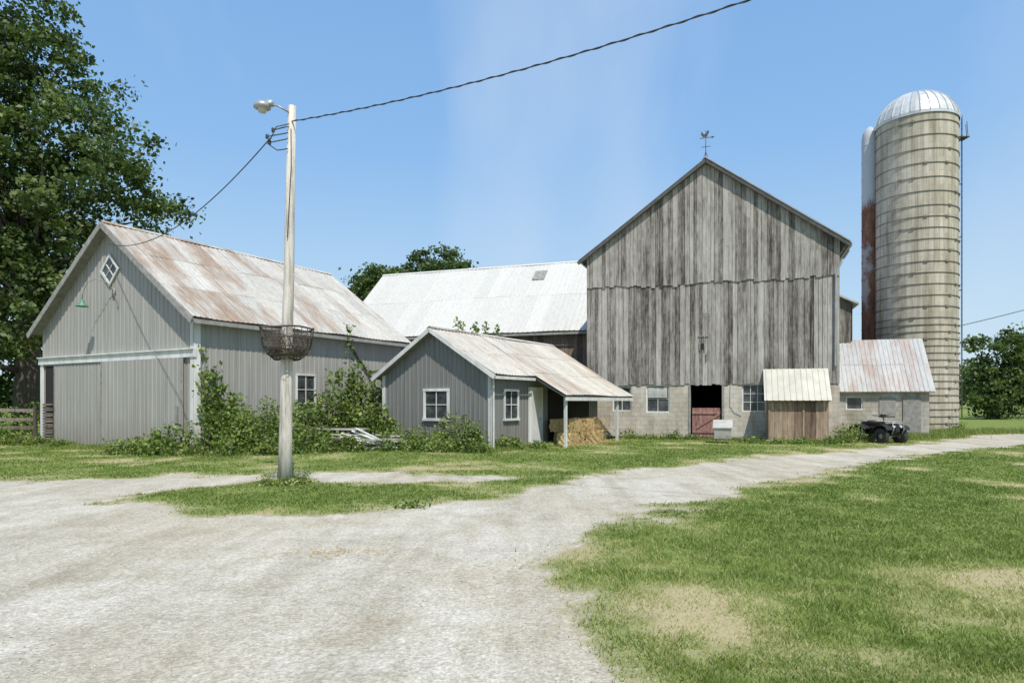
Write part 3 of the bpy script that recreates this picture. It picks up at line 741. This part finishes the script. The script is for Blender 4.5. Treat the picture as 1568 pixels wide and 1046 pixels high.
# ============================================================ FENCES
def fence(name,p0,p1,nposts,h,rails,mat):
    G=empty(name); mb=MB(); p0=Vector(p0);p1=Vector(p1)
    for i in range(nposts+1):
        p=p0+(p1-p0)*i/nposts; mb.tube([p,p+Vector((U(-.04,.04),U(-.04,.04),h*U(.95,1.08)))],.075,8)
    for i in range(nposts):
        a=p0+(p1-p0)*i/nposts;b=p0+(p1-p0)*(i+1)/nposts
        for z in rails:
            mb.beam(a+Vector((0,-.09,z+U(-.04,.04))),b+Vector((0,-.09,z+U(-.04,.04))),.04,.13)
    mb.obj('posts_and_rails',[mat],G)
fence('wooden_fence',(-34,27.2,0),(-19.4,26.6,0),8,1.45,(.3,.65,1.0,1.35),M_rail)
fence('wooden_fence',(46,58,0),(75,54,0),10,1.5,(.4,.8,1.2),M_rail)

# ============================================================ LEAF SYSTEMS
def leafobj(name,C,size,rnd,mat,parent=None,up=.6,asp=.7):
    n=len(C); nrm=rng.normal(size=(n,3)); nrm[:,2]+=up; nrm/=np.linalg.norm(nrm,axis=1)[:,None]
    t=rng.normal(size=(n,3)); u=np.cross(nrm,t); u/=np.linalg.norm(u,axis=1)[:,None]; v=np.cross(nrm,u)
    s=(size*rng.uniform(.6,1.35,n))[:,None]
    V=np.stack([C-u*s*.5,C-v*s*.5*asp+nrm*s*.1,C+u*s*.55,C+v*s*.5*asp+nrm*s*.1],1).reshape(-1,3)
    me=bpy.data.meshes.new(name); me.vertices.add(4*n); me.vertices.foreach_set('co',V.astype(np.float32).ravel())
    me.loops.add(4*n); me.loops.foreach_set('vertex_index',np.arange(4*n,dtype=np.int32))
    me.polygons.add(n); me.polygons.foreach_set('loop_start',np.arange(0,4*n,4,dtype=np.int32))
    me.update(calc_edges=True)
    a=me.attributes.new('rnd','FLOAT','FACE'); a.data.foreach_set('value',np.clip(rnd,0,1).astype(np.float32))
    me.materials.append(mat); o=bpy.data.objects.new(name,me); scene.collection.objects.link(o)
    if parent: o.parent=parent
    return o
def tree(name,base,th,blobs,nclump,per,lsize,mat,tr=.35,cr=.8,nlimb=14,cmax=.75):
    G=empty(name,base); cs=[]
    vol=np.array([b[3]*b[4]*b[5] for b in blobs]); vol=vol/vol.sum()
    for bi,b_ in enumerate(blobs):
        k=int(nclump*vol[bi]); d=rng.normal(size=(k,3)); d/=np.linalg.norm(d,axis=1)[:,None]
        r=rng.uniform(.3,1,k)**.55; r*=1+.16*np.sin(d[:,0]*7+bi)*np.cos(d[:,2]*6+d[:,1]*5)
        cs.append(np.array(b_[:3])+d*r[:,None]*np.array(b_[3:6]))
    cs=np.concatenate(cs); K=len(cs); clr=rng.uniform(.1,cmax,K); rad=cr*rng.uniform(.45,1.2,K)
    idx=rng.integers(0,K,K*per); off=rng.normal(size=(K*per,3))*.5; off[:,2]*=.5
    C=cs[idx]+off*rad[idx][:,None]
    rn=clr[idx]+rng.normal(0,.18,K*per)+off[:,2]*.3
    leafobj('foliage',C,lsize,rn,mat,G)
    mb=MB(); mb.tube([(0,0,-.2),(.1,0,th*.5),(0,.1,th),(.1,0,th*1.5)],[tr*1.3,tr,tr*.8,tr*.5],10)
    for k in range(nlimb):
        c=Vector(cs[rng.integers(0,K)]); z0=U(.6,1.45)*th; a=Vector((.05,.05,min(z0,c.z-.3)))
        m_=(a+c)/2+Vector((U(-.6,.6),U(-.6,.6),U(-.1,.9))); mb.tube([a,(a+m_)/2+Vector((U(-.2,.2),0,.15)),m_,(m_+c)/2+Vector((U(-.3,.3),U(-.3,.3),U(-.2,.3))),c],[tr*.30,tr*.22,tr*.14,tr*.07,.02],6)
    mb.obj('trunk_and_limbs',[M_bark],G,smooth=True)
    return G
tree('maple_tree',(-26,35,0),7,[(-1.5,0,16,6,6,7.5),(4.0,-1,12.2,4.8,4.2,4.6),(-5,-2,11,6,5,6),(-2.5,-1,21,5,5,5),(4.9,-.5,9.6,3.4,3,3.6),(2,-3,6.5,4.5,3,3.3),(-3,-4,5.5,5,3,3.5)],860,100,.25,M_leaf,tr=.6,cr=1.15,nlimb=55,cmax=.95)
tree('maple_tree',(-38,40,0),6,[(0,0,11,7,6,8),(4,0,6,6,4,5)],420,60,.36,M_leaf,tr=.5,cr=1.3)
tree('background_tree',(-7.6,66,0),7,[(0,0,13.0,4.2,3.8,4.0),(-3.5,0,11.6,3.3,3,3.4),(3.0,0,12.3,2.6,3,2.8)],380,70,.33,M_leaf2,tr=.4,cr=1.0,cmax=.6)
tree('background_tree',(-13.2,66,0),6,[(0,0,12.2,3.6,3.8,3.4),(-2.6,0,10.6,2.8,3,2.8)],260,70,.33,M_leaf2,tr=.35,cr=1.0,cmax=.6)
for x,y,h,w in ((46.0,62,8.6,2.9),(53,66,9.9,3.4),(60,68,8.9,3.5),(44.5,80,9.9,3.0),(68,72,9,4),(41,74,8.4,3),(50,84,11,4)):
    tree('field_tree',(x,y,0),h*.3,[(0,0,h*.6,w*.8,w*.8,h*.42),(w*.4,0,h*.42,w*.6,w*.6,h*.3),(-w*.4,0,h*.34,w*.6,w*.6,h*.28),(0,0,h*.2,w*.7,w*.6,h*.2)],170,60,.32,M_leaf2,tr=.2,cr=.9,nlimb=8,cmax=1.0)
n=800; X=rng.uniform(-260,340,n); Y=170+rng.uniform(-8,8,n); Hh=7+3*np.sin(X*.07)+2*np.sin(X*.23)+rng.uniform(-1.5,1.5,n)
CC=[];RR=[]
for i in range(n):
    k=50; CC.append(np.stack([X[i]+rng.normal(0,1.6,k),Y[i]+rng.normal(0,1.5,k),np.abs(rng.uniform(.1,1.0,k))*Hh[i]],1)); RR.append(np.clip(rng.normal(rng.uniform(.4,.8),.15,k),0,1))
leafobj('distant_tree_line',np.concatenate(CC),1.3,np.concatenate(RR),M_leaf2)
CC=[];RR=[]
for i in range(130):
    k=70; x=U(-42,-20.5); CC.append(np.stack([x+rng.normal(0,.5,k),30+rng.normal(0,.7,k)+U(0,3),rng.uniform(0,1,k)*U(.8,2.0)],1)); RR.append(rng.uniform(.3,.95,k))
leafobj('hedge',np.concatenate(CC),.17,np.concatenate(RR),M_weed)

def weeds(name,items,dens=170,ls=.10,mat=M_weed,hm=1.0):
    G=empty(name); CC=[];RR=[]; mb=MB()
    for (x,y,h,r) in items:
        h=h*hm
        ns=max(3,int(6*r/.4))
        for s in range(ns):
            bx,by=x+U(-r,r)*.8,y+U(-r,r)*.6; hh=h*U(.5,1.12); tx,ty=bx+U(-.25,.25)*h*.5,by+U(-.2,.2)*h*.4
            mb.tube([(bx,by,0),((bx+tx)/2+U(-.05,.05),(by+ty)/2,hh*.5),(tx,ty,hh)],[.014,.01,.004],4)
            k=int(dens*h/ns*1.5)+20; t=rng.uniform(.05,1,k); 
            rr=(.12+.22*r)*(1.1-t*.7)
            CC.append(np.stack([bx+(tx-bx)*t+rng.normal(0,1,k)*rr,by+(ty-by)*t+rng.normal(0,1,k)*rr,hh*t+rng.normal(0,.04,k)],1)); RR.append(np.clip(rng.normal(.5,.2,k)+U(-.28,.28)+(t-.5)*.2,0,1))
    leafobj('leaves',np.concatenate(CC),ls,np.concatenate(RR),mat,G,up=.9); mb.obj('stems',[M_bark],G)
weeds('weed_clump',[(-12.6,20.9,.4,.5),(-11.9,20.8,.6,.5),(-11.3,20.7,.75,.5),(-10.5,20.6,.9,.5),(-9.7,20.7,1.1,.5),(-9.1,21.0,1.3,.5),(-8.5,21.4,1.55,.5),(-7.9,21.9,1.5,.5),(-7.3,22.4,1.3,.5),(-6.7,22.2,.8,.5),(-9.0,20.3,.6,.5),(-8.0,20.9,.8,.5),(-7.0,21.2,.6,.5),(-6.2,21.6,.5,.5),(-10.2,20.1,.4,.5),(-5.6,21.9,.45,.4),(-8.7,22.3,1.6,.5),(-8.2,23.2,1.5,.5),(-7.6,24.2,1.5,.5),(-11.0,20.2,.5,.5),(-7.4,20.6,.4,.5)],dens=230,ls=.11,hm=1.15)
weeds('climbing_vine',[(-9.75,21.5,3.2,.3),(-9.55,21.7,2.7,.35),(-9.2,21.6,2.0,.45),(-9.0,21.9,1.5,.5)],dens=120,ls=.15)
weeds('tall_weeds',[(-6.5,25.2,4.3,.35),(-6.0,25.6,3.4,.5),(-6.8,24.8,2.7,.5),(-5.4,25.8,3.1,.5),(-7.3,24.6,1.8,.6),(-5.0,26.0,2.6,.5),(-6.2,24.6,2.0,.6),(-5.6,24.6,1.7,.5),(-5.0,24.8,1.5,.4)],dens=130,ls=.16)
weeds('weed_clump',[(-4.6,23.5,.7,.5),(-3.9,23.1,.85,.5),(-3.2,22.8,.75,.5),(-2.6,22.4,.9,.5),(-2.0,22.1,1.1,.5),(-1.5,21.9,1.05,.5),(-1.1,22.0,.7,.4),(-3.3,22.2,.5,.5),(-4.4,22.6,.5,.5),(-.4,22.6,.45,.4),(.3,23.0,.35,.4),(1.0,23.4,.3,.4),(-5.3,22.0,.4,.5),(-2.3,21.6,.5,.5),(-1.2,21.4,.4,.4),(-3.0,21.8,.4,.5),(-4.0,22.1,.4,.5)],dens=240,ls=.10,hm=1.1)
weeds('weed_clump',[(7.0+.9*i,29.3-.33*i-.3,U(.2,.45),.4) for i in range(-2,2)]+[(9.6,26.6,.3,.4),(10.5,26.2,.3,.4),(11.5,25.9,.35,.4),(12.4,25.6,.35,.4),(13.4,26.3,.7,.5),(14.0,26.9,.8,.5),(14.6,28.5,.5,.5),(16,30,.7,.5),(17.2,29.9,.6,.5),(22,35.3,.7,.6),(24,35,.6,.6)],ls=.09)
weeds('sumac_saplings',[(-2.5,32,5.8,.3),(-1.2,32,6.0,.35),(-.3,32,5.3,.3),(-1.7,31.8,5.1,.3)],dens=100,ls=.18)
weeds('weed_clump',[(-4.62+.34*math.cos(t),13.28+.3*math.sin(t),.18,.14) for t in np.arange(0,6.28,.5)],dens=260,ls=.05,mat=M_grass)
weeds('weed_clump',[(-19.9,25.6,.7,.5),(-19.2,25.2,.5,.5),(-17.9,24.9,.35,.4),(-16.8,24.2,.3,.4),(-20.8,26,.9,.6),(-22,26,.8,.6),(-23.5,26.2,1.0,.6)],ls=.12)
weeds('uprooted_weed',[(-1.58,10.45,.09,.07)],dens=400,ls=.07)

# ============================================================ GROUND
poly=np.array([(-300,-200),(1.2,-200),(1.2,0),(.85,3),(.69,3.94),(.5,4.9),(.57,5.96),(.3,6.67),(.92,7.9),(1.66,9.4),(3.8,12),(7.2,15.5),(12.8,20.7),(20.5,26),(33,33),(60,40),(200,50),(200,58),(60,47),(34,42.5),(27,37),(20,29),(16.6,26.2),(11.7,22.7),(7.9,20),(3.4,16.2),(1.0,13.1),(-.92,11),(-1.9,10.3),(-2.84,10),(-4.3,9.9),(-5.19,10),(-6.5,10.97),(-7.1,11.7),(-6.7,12.6),(-5.2,14.0),(-4.6,14.2),(-3.0,13.6),(-1.16,13.8),(-.3,14.3),(-1.3,15.1),(-3.5,15.6),(-5.8,15.4),(-7.7,14.8),(-8.8,14.2),(-10.8,14.1),(-20,14.9),(-300,30)],float)
def sdist(P):
    n=len(poly); d=np.full(len(P),1e9); ins=np.zeros(len(P),bool)
    for i in range(n):
        a=poly[i];b=poly[(i+1)%n];e=b-a;w=P-a
        t=np.clip((w@e)/(e@e),0,1); q=w-t[:,None]*e; d=np.minimum(d,np.hypot(q[:,0],q[:,1]))
        c=((a[1]<=P[:,1])!=(b[1]<=P[:,1]))
        with np.errstate(divide='ignore',invalid='ignore'):
            xi=a[0]+(P[:,1]-a[1])/(b[1]-a[1])*(b[0]-a[0])
        ins^=(c&(P[:,0]<xi))
    return np.where(ins,-d,d)
_g=np.random.default_rng(3).uniform(0,1,(256,256))
def vn(x,y):
    xi=np.floor(x).astype(int);yi=np.floor(y).astype(int);fx=x-xi;fy=y-yi;fx=fx*fx*(3-2*fx);fy=fy*fy*(3-2*fy)
    G=lambda a,b:_g[a%256,b%256]
    return (G(xi,yi)*(1-fx)+G(xi+1,yi)*fx)*(1-fy)+(G(xi,yi+1)*(1-fx)+G(xi+1,yi+1)*fx)*fy
def fbm(x,y,o=5):
    s=0;a=.5
    for k in range(o): s=s+a*vn(x*2**k+17*k,y*2**k+31*k); a*=.5
    return s
def dryness(x,y):
    d=.395+(fbm(x*.8+9,y*.8,6)-.48)*.9
    d=d+.20*np.exp(-(((x-1.4)/.9)**2+((y-4.7)/1.2)**2))+.10*np.exp(-(((x-11.5)/4)**2+((y-17)/1.4)**2))
    return d
def edge(x,y): return (fbm(x*1.3+3,y*1.3+5,5)-.48)*1.9
def axis(lo,hi,step,outs):
    return np.concatenate([lo-np.array(outs[0])[::-1],np.arange(lo,hi+.001,step),hi+np.array(outs[1])])
far=[1,3,7,15,30,60,120,250,500,1000,2500]
xs=axis(-24,34,.16,(far,far)); ys=axis(1,42,.16,([1,3,7,15,30,60,200,1000],far))
XX,YY=np.meshgrid(xs,ys); P=np.stack([XX.ravel(),YY.ravel()],1); sd=sdist(P)
EE=sd+edge(P[:,0],P[:,1]); DR=dryness(P[:,0],P[:,1])
Z=np.where(np.abs(P[:,0])<60,.012*np.sin(P[:,0]*1.1+np.sin(P[:,1]*.8))*np.cos(P[:,1]*.9),0)+np.clip(sd,0,.5)*.05
nx,ny=len(xs),len(ys)
I=np.arange(nx*ny).reshape(ny,nx); Q=np.stack([I[:-1,:-1],I[:-1,1:],I[1:,1:],I[1:,:-1]],-1).reshape(-1,4)
m,nt,b=newmat('ground_gravel_and_turf')
geo=nt.nodes.new('ShaderNodeNewGeometry').outputs['Position']
sda=attr(nt,'sd'); dra=attr(nt,'dry')
n1=noise(nt,geo,.9,9,.68); n2=noise(nt,geo,9,6,.7); n3=noise(nt,geo,55,4,.7); n4=noise(nt,geo,.28,5,.55); n5=noise(nt,geo,2.6,8,.7); n6=noise(nt,geo,20,5,.7)
e=math_(nt,'ADD',sda,math_(nt,'MULTIPLY',math_(nt,'SUBTRACT',n2,.5),.9))
mk=ramp(nt,math_(nt,'MULTIPLY_ADD',e,.5,.5),[(.46,0.0),(.58,1.0)])
vo=nd(nt,'ShaderNodeTexVoronoi'); vo.inputs['Scale'].default_value=42; nt.links.new(geo,vo.inputs['Vector'])
vs_=nt.nodes.new('ShaderNodeSeparateColor'); nt.links.new(vo.outputs['Color'],vs_.inputs[0])
gr=ramp(nt,n5,[(.3,(.44,.405,.335)),(.5,(.53,.50,.425)),(.7,(.59,.565,.50))])
gr=mix(nt,ramp(nt,n4,[(.42,0.0),(.66,.7)]),gr,(.50,.445,.34))
tr_=nt.nodes.new('ShaderNodeMapping'); tr_.inputs['Rotation'].default_value=(0,0,math.radians(38)); tr_.inputs['Scale'].default_value=(1.1,.14,1); nt.links.new(geo,tr_.inputs[0])
ntk=noise(nt,tr_.outputs[0],1.1,6,.65)
gr=mix(nt,1.0,gr,ramp(nt,ntk,[(.34,(.80,.78,.73)),(.58,(1.07,1.07,1.07))]),'MULTIPLY')
gr=mix(nt,1.0,gr,ramp(nt,n1,[(.36,(.86,.84,.79)),(.52,(1.0,1.0,1.0))]),'MULTIPLY')
gr=mix(nt,1.0,gr,ramp(nt,n3,[(.3,(.72,.71,.69)),(.6,(1.07,1.07,1.07))]),'MULTIPLY')
gr=mix(nt,1.0,gr,ramp(nt,n6,[(.35,(.84,.83,.81)),(.6,(1.04,1.04,1.04))]),'MULTIPLY')
gr=mix(nt,1.0,gr,ramp(nt,vs_.outputs[0],[(.0,.78),(1,1.12)]),'MULTIPLY')
tf=ramp(nt,n5,[(.25,(.10,.145,.03)),(.5,(.18,.23,.058)),(.75,(.26,.29,.095))])
dry=ramp(nt,math_(nt,'ADD',dra,math_(nt,'MULTIPLY',math_(nt,'SUBTRACT',n5,.5),.35)),[(.48,0.0),(.66,.95)])
tf=mix(nt,dry,tf,(.42,.35,.205))
tf=mix(nt,1.0,tf,ramp(nt,n3,[(.3,(.6,.62,.55)),(.6,(1.08,1.08,1.08))]),'MULTIPLY')
band=ramp(nt,math_(nt,'ABSOLUTE',e),[(.0,.75),(.6,0.0)])
tf=mix(nt,band,tf,(.39,.33,.215))
nt.links.new(mix(nt,mk,gr,tf),b.inputs['Base Color']); b.inputs['Roughness'].default_value=.95; b.inputs['Specular IOR Level'].default_value=.1
h=math_(nt,'ADD',math_(nt,'MULTIPLY',n3,.4),math_(nt,'MULTIPLY',vo.outputs['Distance'],.4)); h=math_(nt,'ADD',h,n2)
bump(nt,b,h,.45,.03); M_ground=m
fsd=sd[Q].mean(1)
for nm,sel in (('grass_ground',fsd>0),('gravel_driveway',fsd<=0)):
    q=Q[sel]; used,inv=np.unique(q,return_inverse=True); q=inv.reshape(-1,4)
    me=bpy.data.meshes.new(nm); me.vertices.add(len(used)); me.vertices.foreach_set('co',np.stack([P[used,0],P[used,1],Z[used]],1).astype(np.float32).ravel())
    me.loops.add(q.size); me.loops.foreach_set('vertex_index',q.ravel().astype(np.int32))
    me.polygons.add(len(q)); me.polygons.foreach_set('loop_start',np.arange(0,q.size,4,dtype=np.int32)); me.update(calc_edges=True)
    a=me.attributes.new('sd','FLOAT','POINT'); a.data.foreach_set('value',np.clip(EE[used],-3,3).astype(np.float32))
    a=me.attributes.new('dry','FLOAT','POINT'); a.data.foreach_set('value',DR[used].astype(np.float32))
    me.polygons.foreach_set('use_smooth',[True]*len(q)); me.materials.append(M_ground)
    o=bpy.data.objects.new(nm,me); scene.collection.objects.link(o)

def bladeobj(name,x,y,z0,h,w,rn,lean=.8):
    n=len(x); a=rng.uniform(0,2*np.pi,n); lx,ly=rng.normal(0,lean,n)*h,rng.normal(0,lean,n)*h
    c=np.stack([x,y,z0],1); d=np.stack([np.cos(a)*w,np.sin(a)*w,0*a],1)
    V=np.stack([c-d,c+d,c+np.stack([lx,ly,h+.012],1)],1).reshape(-1,3)
    me=bpy.data.meshes.new(name); me.vertices.add(3*n); me.vertices.foreach_set('co',V.astype(np.float32).ravel())
    me.loops.add(3*n); me.loops.foreach_set('vertex_index',np.arange(3*n,dtype=np.int32))
    me.polygons.add(n); me.polygons.foreach_set('loop_start',np.arange(0,3*n,3,dtype=np.int32)); me.update(calc_edges=True)
    at=me.attributes.new('rnd','FLOAT','FACE'); at.data.foreach_set('value',np.clip(rn,0,1).astype(np.float32))
    me.materials.append(M_grass); o=bpy.data.objects.new(name,me); scene.collection.objects.link(o)
n=680000; y=3.0*(34/3.0)**rng.uniform(0,1,n); x=rng.uniform(-.95,.95,n)*y
s0=sdist(np.stack([x,y],1)); s=s0+edge(x,y); dr=dryness(x,y)+rng.normal(0,.03,n); clump=fbm(x*5,y*5,3)
keep=(s>rng.normal(.12,.14,n))&(rng.uniform(0,1,n)<np.clip(1.25-(dr-.42)*4.5,.18,1))&(rng.uniform(0,1,n)<np.clip((s+.1)/.7,.12,1))&(rng.uniform(.1,.6,n)<clump+.12)
x,y,s,s0,dr,clump=[q[keep] for q in (x,y,s,s0,dr,clump)]; n=len(x)
bladeobj('lawn_grass',x,y,np.clip(s0,0,.5)*.05-.012+.012*np.sin(x*1.1+np.sin(y*.8))*np.cos(y*.9),
  rng.uniform(.014,.044,n)*(.6+clump)*(1.25-np.clip(dr-.4,0,.3)),.0022+.0007*y,
  rng.normal(.37,.17,n)+np.clip((dr-.44)*2.4,-.2,.5)+.4*(rng.uniform(0,1,n)<.1)+(fbm(x*.5,y*.5,3)-.45)*.7)
segs=[((-18.6,25.6),(-10.4,20.9),.35,.16),((-10.2,20.8),(-5.2,25.0),1.2,.28),((-5.0,24.6),(-.8,22.1),.7,.22),((-.5,22.3),(3.6,28.6),.35,.16),((4.5,30.3),(11,27.9),.3,.16),((11,26.5),(13.9,26.9),.35,.2),((14,27.6),(21,31.5),.7,.28),((-30,26.4),(-19,25.6),.8,.35),((20,33),(28,36),.8,.3)]
X_=[];Y_=[];H_=[]
for a,b_,sp_,hh in segs:
    k=int(900*math.hypot(b_[0]-a[0],b_[1]-a[1])); t=rng.uniform(0,1,k)
    X_.append(a[0]+(b_[0]-a[0])*t+rng.normal(0,sp_*.6,k)); Y_.append(a[1]+(b_[1]-a[1])*t+rng.normal(0,sp_*.6,k)-.1); H_.append(hh*rng.uniform(.3,1.2,k)*(.5+fbm(X_[-1]*2,Y_[-1]*2,3)))
x=np.concatenate(X_);y=np.concatenate(Y_);h=np.concatenate(H_)
bladeobj('unmown_grass',x,y,0*x+.01,h,.012+0*x,rng.normal(.42,.24,len(x)),.35)
mb=MB()
for k in range(150):
    x=-1.95+rng.normal(0,.45); y=7.35+rng.normal(0,.16); t=U(0,3.14); l=U(.015,.05)
    mb.beam((x-l*math.cos(t),y-l*math.sin(t),.012),(x+l*math.cos(t),y+l*math.sin(t),.016),.005,.003)
mb.obj('loose_straw',[M_straw])
mb=MB()
for k in range(3600):
    y=3*(14/3)**R(); x=U(-.9,.35)*y
    if sdist(np.array([[x,y]]))[0]>.5: continue
    s=U(.004,.012)*(1.7 if R()<.08 else 1); z=.0
    vs=[(x+s*U(.7,1.2),y,z),(x,y+s*U(.7,1.2),z),(x-s*U(.7,1.2),y,z),(x,y-s*U(.7,1.2),z),(x+U(-.3,.3)*s,y+U(-.3,.3)*s,z+s*.8)]
    mb.add(vs,[(0,1,4),(1,2,4),(2,3,4),(3,0,4)])
mb.obj('loose_stones',[simple('limestone_chips',(.54,.51,.45),(.34,.32,.28),.9,30,rn=.4)])

# ============================================================ LIGHT / SKY / CAMERA
el=math.radians(56); az=(0.34,-1.0); l=math.hypot(*az)
sv=Vector((az[0]/l*math.cos(el),az[1]/l*math.cos(el),math.sin(el)))
sun=bpy.data.lights.new('sun','SUN'); sun.energy=5.0; sun.angle=math.radians(.5); sun.color=(1,.955,.87)
so=bpy.data.objects.new('sun',sun); scene.collection.objects.link(so); so.rotation_euler=sv.to_track_quat('Z','Y').to_euler(); so.location=(0,-10,30)
w=bpy.data.worlds.new('World'); scene.world=w; w.use_nodes=True; nt=w.node_tree
bg=nt.nodes['Background']; sky=nt.nodes.new('ShaderNodeTexSky'); sky.sky_type='NISHITA'; sky.sun_disc=False
sky.sun_elevation=el; sky.sun_rotation=math.atan2(sv.x,sv.y); sky.air_density=1.0; sky.dust_density=1.2; sky.ozone_density=1.6
tc=nt.nodes.new('ShaderNodeTexCoord'); sp=nt.nodes.new('ShaderNodeSeparateXYZ'); nt.links.new(tc.outputs['Generated'],sp.inputs[0])
haze=ramp(nt,sp.outputs[2],[(0.0,(.68,.83,.95)),(.12,(.54,.76,.96)),(.35,(.30,.57,.96)),(.9,(.15,.36,.80))])
hz=nt.nodes.new('ShaderNodeVectorMath'); hz.operation='SCALE'; hz.inputs['Scale'].default_value=6.9; nt.links.new(haze,hz.inputs[0])
base=mix(nt,.8,sky.outputs[0],hz.outputs[0])
mp=nt.nodes.new('ShaderNodeMapping'); mp.inputs['Scale'].default_value=(2.6,1.0,1.0); mp.inputs['Rotation'].default_value=(.2,.65,.5)
nt.links.new(tc.outputs['Generated'],mp.inputs[0])
cn=noise(nt,mp.outputs[0],1.3,6,.48)
cf=ramp(nt,cn,[(.46,0.0),(.74,.36)])
nt.links.new(mix(nt,cf,base,(5.3,6.0,6.8)),bg.inputs[0]); bg.inputs[1].default_value=.14
cam=bpy.data.cameras.new('camera'); co=bpy.data.objects.new('camera',cam); scene.collection.objects.link(co); scene.camera=co
co.location=(0,0,1.7); co.rotation_euler=(math.radians(90),0,0); cam.sensor_width=36; cam.lens=22.96; cam.shift_y=.0587; cam.clip_end=6000; cam.clip_start=.05
scene.view_settings.view_transform='Standard'; scene.view_settings.look='None'; scene.view_settings.exposure=0
